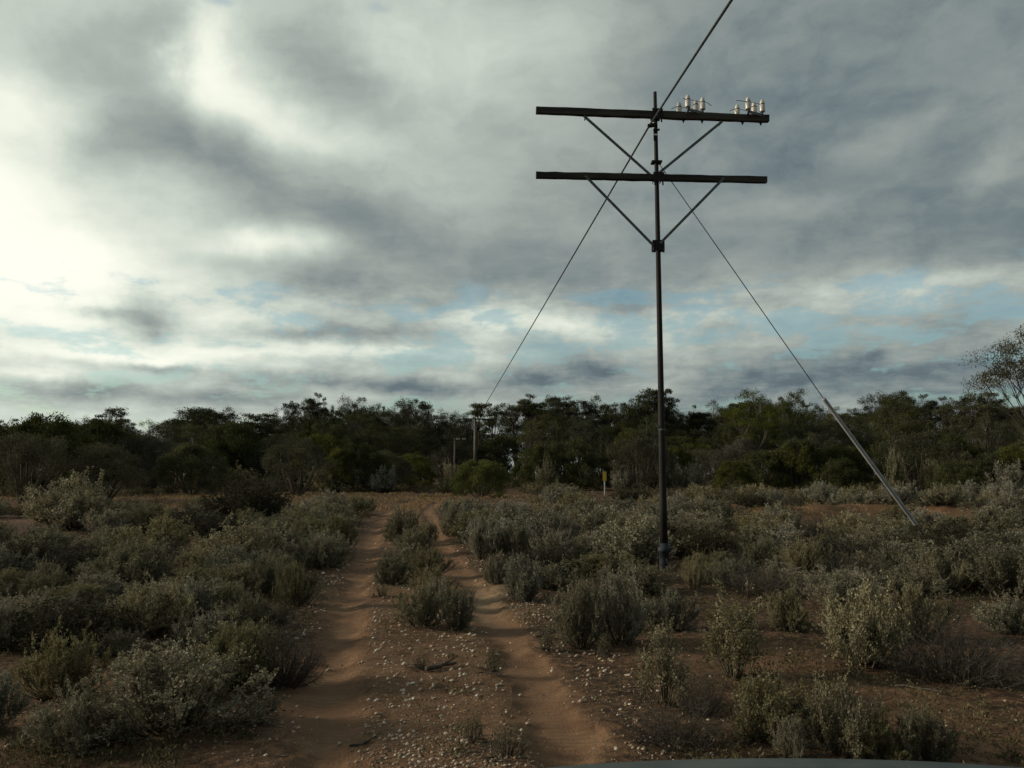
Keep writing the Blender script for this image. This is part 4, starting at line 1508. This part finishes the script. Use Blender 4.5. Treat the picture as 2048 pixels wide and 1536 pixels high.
# ------------------------------------------------------------------ overhead cable, guy wire
def cable():
    attach = V3(*at(1299, 251, D0 - 0.10))
    end = V3(*at(953, 838, 89.8))
    pts = []
    n = 26
    for k in range(n + 1):
        t = k / n
        p = attach + (end - attach) * t
        p[2] -= 4 * 0.05 * t * (1 - t)
        pts.append(p)
    back = V3(*at(1463, 0, 8.35))
    d = back - attach
    m = 18
    pre = []
    for k in range(m, 0, -1):
        t = 6.2 * k / m
        p = attach + d * t
        p[2] -= 0.02 * t * (t - 1)
        pre.append(p)
    org = attach
    root = empty('overhead_cable', tuple(org))
    tag(root, 'black cable strung from overhead past the near pole to the second pole', 'cable')
    for nm, P, r in (('near_span', pre + [attach], 0.019), ('far_span', pts, 0.016)):
        s = Tubes()
        P = np.array(P)
        if nm == 'far_span':
            rr = np.linspace(0.0155, 0.024, len(P))
        else:
            rr = np.full(len(P), 0.0155)
        s.add(P, rr, 8)
        part(nm, s, M_WIRE, root, org)


cable()


def guy():
    a = V3(*at(1319, 329, D0 - 0.05))
    gx, gy = ground_at(1886, 1116)
    anchor = V3(gx, gy, hz(gx, gy) - 0.1)

    def seen(px, py):                                       # the point of the stay line seen at that pixel
        best = None
        for t in np.linspace(0, 1, 2001):
            p = a + (anchor - a) * t
            u = p - V3(0, 0, CAM_H)
            c, s = math.cos(PITCH), math.sin(PITCH)
            yv = 768 - F * (-s * u[1] + c * u[2]) / (c * u[1] + s * u[2])
            if best is None or abs(yv - py) < best[0]:
                best = (abs(yv - py), p)
        return best[1]
    p1, p2 = seen(1645, 797), seen(1838, 1050)
    p1 = V3(*at(1647, 797, p1[1]))                          # the strand sags a little where the sleeve begins
    root = empty('guy_wire', tuple(anchor))
    tag(root, 'steel guy wire in a pale grey sleeve from pole to ground at right', 'guy wire')
    s = Tubes()
    s.add(np.array([a, a + (p1 - a) * 0.35, a + (p1 - a) * 0.7, p1, 0.5 * (p1 + p2), p2]), 0.0075, 6)
    part('strand', s, M_STRAND, root, anchor)
    s = Tubes()
    d = unit(p2 - p1)
    s.add([p1, p1 + d * 0.03, p2 - d * 0.02, p2], [0.031, 0.036, 0.036, 0.033], 12)
    part('guard_sleeve', s, M_SLEEVE, root, anchor)
    s = Tubes()
    s.add([p2 - d * 0.05, anchor - d * -0.3], 0.016, 8)
    part('anchor_rod', s, M_POLE, root, anchor)


guy()


# ------------------------------------------------------------------ marker post
def marker():
    dp = 64.0
    top = V3(*at(1209, 943, dp))
    x = top[0]
    org = V3(x, dp, hz(x, dp))
    root = empty('marker_post', tuple(org))
    tag(root, 'slim yellow and white cable marker post standing among distant shrubs', 'marker post')
    so = Solid()
    so.box(V3(x, dp, 0.5 * (org[2] + top[2] - 0.75)), V3(0, 0, 0.5 * (top[2] - 0.75 - org[2]) + 0.05), V3(0.035, 0, 0), V3(0, 0.025, 0), 0.3)
    part('post', so, plain_mat('white_paint', (0.62, 0.62, 0.60), (0.75, 0.75, 0.73), 4, 0.6, 0.05), root, org)
    so = Solid()
    so.box(V3(x, dp - 0.045, top[2] - 0.34), V3(0, 0, 0.34), V3(0.13, 0, 0), V3(0, 0.012, 0), 0.15)
    part('plate', so, plain_mat('yellow_paint', (0.62, 0.40, 0.06), (0.70, 0.47, 0.09), 4, 0.6, 0.05), root, org)


marker()


# ------------------------------------------------------------------ front of the vehicle
def vehicle():
    M_PAINT = plain_mat('dusty_car_paint', (0.05, 0.062, 0.06), (0.085, 0.098, 0.092), 6.0, 0.6, 0.04, 0.001, 0.0, 0.15)
    M_TRIM = plain_mat('black_trim', (0.02, 0.02, 0.02), (0.04, 0.04, 0.04), 20.0, 0.7, 0.1, 0.001)
    cx, y0, y1 = 0.52, 0.78, 1.78
    zt = at(1500, 1510, y1)[2]

    def zf(x, y):
        u = (x - cx) / 0.80
        t = (y - y0) / (y1 - y0)
        return zt + 0.03 * (1 - t) - 0.016 * u * u - 0.05 * abs(u) ** 6
    root = empty('parked_vehicle', (cx, y0, 0))
    tag(root, 'grey-green vehicle bonnet edge showing along the bottom right', 'vehicle')
    org = V3(cx, y0, 0)
    xs, ys = np.linspace(cx - 0.78, cx + 0.78, 33), np.linspace(y0, y1, 13)
    v, f = [], []
    for layer in (0, 1):
        for y in ys:
            for x in xs:
                u = (x - cx) / 0.78
                yy = y0 + (y - y0) * (1 - 0.10 * u * u)
                rnd = 0.006 * max(0, (y - y1 + 0.12) / 0.12) ** 2
                v.append((x, yy, zf(x, y) - layer * 0.03 - rnd))
    nx, ny = len(xs), len(ys)
    for layer in (0, 1):
        o = layer * nx * ny
        for i in range(ny - 1):
            for j in range(nx - 1):
                q = (o + i * nx + j, o + i * nx + j + 1, o + (i + 1) * nx + j + 1, o + (i + 1) * nx + j)
                f.append(q if layer == 0 else q[::-1])
    o = nx * ny
    rim = [i for i in range(nx)] + [i * nx + nx - 1 for i in range(1, ny)] + [(ny - 1) * nx + j for j in range(nx - 2, -1, -1)] + [i * nx for i in range(ny - 2, 0, -1)]
    for k in range(len(rim)):
        a, b = rim[k], rim[(k + 1) % len(rim)]
        f.append((a, a + o, b + o, b))
    so = Solid()
    so.v, so.f = v, f
    part('bonnet', so, M_PAINT, root, org, True)
    for sg in (-1, 1):
        so = Solid()
        so.box(V3(cx + sg * 0.85, 0.5 * (y0 + y1) - 0.06, zt - 0.28), V3(0, 0.42, 0), V3(0.055, 0, 0), V3(0, 0, 0.2), 0.35)
        part('wing', so, M_PAINT, root, org)
        so = Solid()
        so.lathe(V3(cx + sg * 0.78, 1.25, 0.36), [(0.2, -0.11), (0.33, -0.10), (0.36, -0.07), (0.36, 0.07), (0.33, 0.10), (0.2, 0.11)], 24, (1, 0, 0))
        w = part('wheel', so, M_TRIM, root, org, True)
        so = Solid()
        so.lathe(V3(cx + sg * 0.78, 1.25, 0.36), [(0.05, -0.115), (0.19, -0.112), (0.19, 0.112), (0.05, 0.115)], 16, (1, 0, 0))
        part('rim', so, M_STEEL, w, org)
    so = Solid()
    so.box(V3(cx, y1 - 0.12, zt - 0.27), V3(0.74, 0, 0), V3(0, 0.05, 0), V3(0, 0, 0.16), 0.3)
    part('grille', so, M_TRIM, root, org)
    so = Solid()
    so.box(V3(cx, y1 - 0.06, zt - 0.55), V3(0.86, 0, 0), V3(0, 0.07, 0), V3(0, 0, 0.11), 0.4)
    part('bumper', so, M_TRIM, root, org)


vehicle()


# ------------------------------------------------------------------ stones, sticks, grass
def stone_material():
    m, N = material('limestone')
    isl = N.new('ShaderNodeNewGeometry').outputs['Random Per Island']
    rnd = N.new('ShaderNodeObjectInfo').outputs['Random']
    v = N.math('FRACT', N.math('ADD', isl, rnd))
    pos = N.new('ShaderNodeNewGeometry').outputs['Position']
    nz = N.noise(pos, 60.0, 4, 0.6)
    col = N.ramp(v, [(0.0, (0.22, 0.14, 0.085)), (0.4, (0.40, 0.32, 0.23)), (0.75, (0.48, 0.41, 0.315)), (1.0, (0.62, 0.56, 0.46))])
    col = N.mix(N.range(nz.outputs[0], 0.46, 0.66, 0.0, 0.5), col, (0.22, 0.13, 0.075))
    finish(N, col, 0.92, nz.outputs[0], 0.4, 0.006, 0.2)
    return m


M_STONE = stone_material()
M_GRASS = foliage_mat('dry_grass_blade', [(0.0, (0.15, 0.09, 0.035)), (0.5, (0.26, 0.165, 0.065)), (1.0, (0.40, 0.28, 0.13))], 0.2, 0.1)


def rock(seed, sub=1):
    import bmesh
    bm = bmesh.new()
    bmesh.ops.create_icosphere(bm, subdivisions=sub, radius=0.5)
    rg = np.random.default_rng(seed)
    ax = [unit(rg.normal(size=3)) for _ in range(5)]
    for v in bm.verts:
        c = np.array(v.co)
        for a in ax:
            dd = np.dot(c, a) - rg.uniform(0.26, 0.36)
            if dd > 0: c = c - a * dd
        c = c * np.array([1, 0.8, 0.55]) + rg.normal(0, 0.015, 3)
        v.co = c
    me = bpy.data.meshes.new('stone')
    bm.to_mesh(me)
    bm.free()
    return me


def stone_density(x, y):
    """white stones lie on the strip between the ruts and along the outer edge of the right rut"""
    l, r = rut_lateral(x, y)
    mid = smooth(0.1, 0.35, l) * smooth(0.1, 0.3, -r)
    right = np.exp(-((r - 0.55) / 0.35) ** 2)
    left = np.exp(-((l + 0.35) / 0.35) ** 2) * 0.4
    clump = smooth(0.42, 0.62, fbm(x * 1.3, y * 0.9, 3, 61))
    base = (mid * 0.9 + right * 0.9 + left) * (0.25 + 0.75 * clump)
    far = 1 - smooth(10, 24, y)
    return np.clip(base, 0, 1.2) * (0.25 + 0.75 * far) * (1 - 0.7 * rut_mask(x, y)) + 0.02


def stones():
    rg = np.random.default_rng(5)
    ROCKS = [rock(i) for i in range(6)]
    for m in ROCKS: m.materials.append(M_STONE)
    n = 300000
    y = 3.6 + 22 * rg.uniform(0, 1, n) ** 1.6
    x = rg.uniform(-0.62, 0.62, n) * y
    keep = rg.uniform(0, 1, n) < stone_density(x, y) * 0.72
    x, y = x[keep], y[keep]
    s = 0.007 + 0.040 * rg.uniform(0, 1, len(x)) ** 7.0
    s *= np.where(y > 12, 1.3, np.where(y < 6, 0.75, 1.0))
    z = height(x, y)
    app = s / y
    order = np.argsort(-app)
    big, small = order[:280], order[280:26000]
    for i in big:
        o = bpy.data.objects.new('stone', ROCKS[i % 6])
        COL.objects.link(o)
        o.parent = GROUND[0]
        k = s[i] * rg.uniform(0.8, 1.3)
        o.location = (x[i], y[i], z[i] + 0.03 * k)
        o.rotation_euler = (rg.uniform(-0.5, 0.5), rg.uniform(-0.5, 0.5), rg.uniform(0, 6.28))
        o.scale = (k * rg.uniform(0.8, 1.4), k, k * rg.uniform(0.7, 1.1))
    # the rest: one mass of gravel (octahedral pebbles)
    base = np.array([(0.5, 0, 0), (0, 0.45, 0), (-0.5, 0, 0), (0, -0.45, 0), (0, 0, 0.36), (0, 0, -0.3)])
    fc = np.array([(0, 1, 4), (1, 2, 4), (2, 3, 4), (3, 0, 4), (1, 0, 5), (2, 1, 5), (3, 2, 5), (0, 3, 5)])
    m = len(small)
    th = rg.uniform(0, 6.28, m)
    c, sn = np.cos(th), np.sin(th)
    B = base[None] * (1 + rg.normal(0, 0.18, (m, 6, 3)))
    R = np.stack([B[..., 0] * c[:, None] - B[..., 1] * sn[:, None], B[..., 0] * sn[:, None] + B[..., 1] * c[:, None], B[..., 2]], -1)
    R = R * s[small][:, None, None] * 1.1 + np.stack([x[small], y[small], z[small] + 0.06 * s[small]], -1)[:, None, :]
    Fc = (fc[None] + (np.arange(m) * 6)[:, None, None]).reshape(-1, 3)
    o = link('gravel', np_mesh('gravel', R.reshape(-1, 3), [Fc]), None, M_STONE)
    tag(o, 'small white limestone gravel strewn between and beside the ruts', 'gravel', None, 'stuff')


stones()


def sticks():
    rg = np.random.default_rng(8)
    # loose twigs and bark litter around the near shrubs: one mass
    tb = Tubes()
    cand = []
    near = [q for q in SHRUBS if q[1] < 15]
    for k in range(2600):
        if rg.random() < 0.75:
            a = near[rg.integers(len(near))]
            r = a[2] * rg.uniform(0.5, 1.7)
            ph = rg.uniform(0, 6.28)
            x, y = a[0] + math.cos(ph) * r, a[1] + math.sin(ph) * r
        else:
            y = 4 + 9 * rg.uniform(0, 1) ** 1.3
            x = rg.uniform(-0.6, 0.6) * y
        cand.append((x, y))
    cx, cy = np.array(cand).T
    ok = rut_mask(cx, cy) < 0.2
    cx, cy = cx[ok], cy[ok]
    for x, y, zg in zip(cx, cy, hzs(cx, cy)):
        ln = rg.uniform(0.03, 0.16)
        ph = rg.uniform(0, 6.28)
        d = V3(math.cos(ph), math.sin(ph), rg.uniform(-0.1, 0.25)) * ln
        p = V3(x, y, zg + 0.006)
        tb.add([p, p + d * 0.5 + rg.normal(0, 0.012, 3) * (1, 1, 0.3), p + d], (0.003, 0.0028, 0.0015), 3, False)
    o = link('twig_litter', tb.mesh('twig_litter', False), None, M_DEAD)
    tag(o, 'thin dead twigs littering the soil around the near shrubs', 'twigs', None, 'stuff')
    # a few fallen branches one can point at
    for (x0, y0, x1, y1, r, lb) in ((1722, 1408, 1772, 1420, 0.010, 'short pale fallen stick in the right field below the twiggy mound'),
                                    (1790, 1378, 1900, 1396, 0.010, 'long thin fallen branch under the dark twiggy mound'),
                                    (1852, 1192, 1900, 1206, 0.012, 'pale fallen stick behind the spiky-topped saltbush'),
                                    (852, 1345, 912, 1332, 0.020, 'curved dark piece of fallen wood between the ruts'),
                                    (1072, 1275, 1118, 1258, 0.009, 'thin stick lying right of the right rut'),
                                    (700, 1490, 742, 1478, 0.008, 'small dark stick between the ruts near the bottom')):
        a, b = V3(*ground_at(x0, y0), 0), V3(*ground_at(x1, y1), 0)
        a[2], b[2] = hz(a[0], a[1]) + r, hz(b[0], b[1]) + r
        P = [a + (b - a) * t + V3(*(rg.normal(0, 0.05 * np.linalg.norm(b - a), 2) * (0 < t < 1)), 0) for t in np.linspace(0, 1, 6)]
        for p in P: p[2] = hz(p[0], p[1]) + r * 1.2
        s = Tubes()
        s.add(P, np.linspace(r, r * 0.5, 6), 6)
        root = empty('fallen_branch', tuple(a))
        tag(root, lb, 'branch')
        part('limb', s, M_DEAD if 'dark' in lb else M_BARK, root, a)
        s = Tubes()
        q = P[3]
        s.add([q, q + unit(b - a + V3(0.3, 0.2, 0)) * 0.12 + V3(0, 0, 0.04)], (r * 0.5, r * 0.2), 5)
        part('twig', s, M_DEAD if 'dark' in lb else M_BARK, root, a)


sticks()


def grass():
    rg = np.random.default_rng(12)
    P, D, L = [], [], []
    spots = []
    Y = 6 + 60 * rg.uniform(0, 1, 7000) ** 0.8
    X = rg.uniform(-0.60, 0.60, 7000) * Y
    DN, RM, HZ = fbm(X * 0.3, Y * 0.15, 3, 71), rut_mask(X, Y), hzs(X, Y)
    for x, y, d, rmv, zg in zip(X, Y, DN, RM, HZ):
        px = 1024 + x / y * F
        want = 0.0
        if 300 < px < 930 and 34 < y < 66: want = 0.95
        elif y > 24: want = smooth(0.5, 0.62, d) * 0.5
        else: want = smooth(0.5, 0.62, d) * 0.3 * smooth(11, 18, y)
        if rg.random() > want or rmv > 0.3: continue
        spots.append((x, y, zg))
    for (x, y, zg) in spots:
        n = rg.integers(10, 18)
        b = np.stack([x + rg.normal(0, 0.14, n), y + rg.normal(0, 0.14, n), np.full(n, zg)], 1)
        P.append(b)
        D.append(np.stack([rg.normal(0, 0.45, n), rg.normal(0, 0.45, n), np.ones(n)], 1))
        L.append(rg.uniform(0.06, 0.24, n) * (0.6 if y < 24 else 1.0))
    P, D, L = np.concatenate(P), np.concatenate(D), np.concatenate(L)
    o = link('dry_grass', leaf_mesh('dry_grass', P, D, L, 0.004 + 0.0006 * P[:, 1:2].ravel(), rg), None, M_GRASS)
    tag(o, 'short orange dry grass covering the clearing where the ruts fade', 'grass', None, 'stuff')


grass()


def groundcover():
    """tiny plants and dry sprigs too many to count on the bare patches"""
    rg = np.random.default_rng(33)
    n = 5200
    Y = 4.2 + 20 * rg.uniform(0, 1, n) ** 1.3
    X = rg.uniform(-0.62, 0.62, n) * Y
    DN = fbm(X * 0.9, Y * 0.7, 3, 83)
    L_, R_ = rut_lateral(X, Y)
    off = np.minimum(np.abs(L_), np.abs(R_))
    mid = (L_ > 0) & (R_ < 0)
    keep = (rut_mask(X, Y) < 0.03) & (off > 0.3) & (rg.uniform(0, 1, n) < np.where(mid, 0.10, 0.15 + 0.75 * smooth(0.42, 0.6, DN)))
    X, Y = X[keep], Y[keep]
    Z = hzs(X, Y)
    P, D, L = [], [], []
    for x, y, z in zip(X, Y, Z):
        r = rg.uniform(0.05, 0.17)
        m = int(rg.integers(25, 70))
        q = rg.normal(0, 0.42, (m, 2))
        hh = rg.uniform(0, 1, m) * np.maximum(0.15, 1 - np.hypot(*q.T)) * r * rg.uniform(0.6, 1.5)
        P.append(np.stack([x + q[:, 0] * r, y + q[:, 1] * r, z + hh], 1))
        D.append(np.stack([q[:, 0] + rg.normal(0, 0.5, m), q[:, 1] + rg.normal(0, 0.5, m), rg.uniform(0.1, 1.2, m)], 1))
        L.append(rg.uniform(0.012, 0.032, m))
    P, D, L = np.concatenate(P), np.concatenate(D), np.concatenate(L)
    o = link('groundcover_plants', leaf_mesh('groundcover_plants', P, D, L, L * 0.4, rg), None, M_FAR)
    tag(o, 'tiny brown-green plants dotting the bare soil among the near shrubs', 'groundcover', None, 'stuff')


groundcover()


# ------------------------------------------------------------------ alike plants: told apart by their order from the left
ORDINAL = ['leftmost', 'second from left', 'third from left', 'fourth from left', 'fifth from left', 'sixth from left', 'seventh from left', 'eighth from left',
           'ninth from left', 'tenth from left', 'eleventh from left', 'twelfth from left', 'thirteenth from left', 'fourteenth from left', 'fifteenth from left',
           'sixteenth from left', 'seventeenth from left', 'eighteenth from left']


def tell_apart():
    by = {}
    for o in bpy.data.objects:
        if o.parent is None and 'label' in o and 'group' in o and 'hindmost' not in o['label'] and 'closing' not in o['label']:
            by.setdefault(o['label'], []).append(o)
    for lb, os_ in by.items():
        if 1 < len(os_) <= len(ORDINAL):
            os_.sort(key=lambda o: o.location.x / max(o.location.y, 1.0))
            for k, o in enumerate(os_):
                w = ORDINAL[k] if k < len(os_) - 1 or k == 0 else 'rightmost'
                new = lb + ', ' + w
                if len(new.split()) > 16:
                    new = new.replace(' of the trees', '')
                if len(new.split()) <= 16:
                    o['label'] = new


tell_apart()
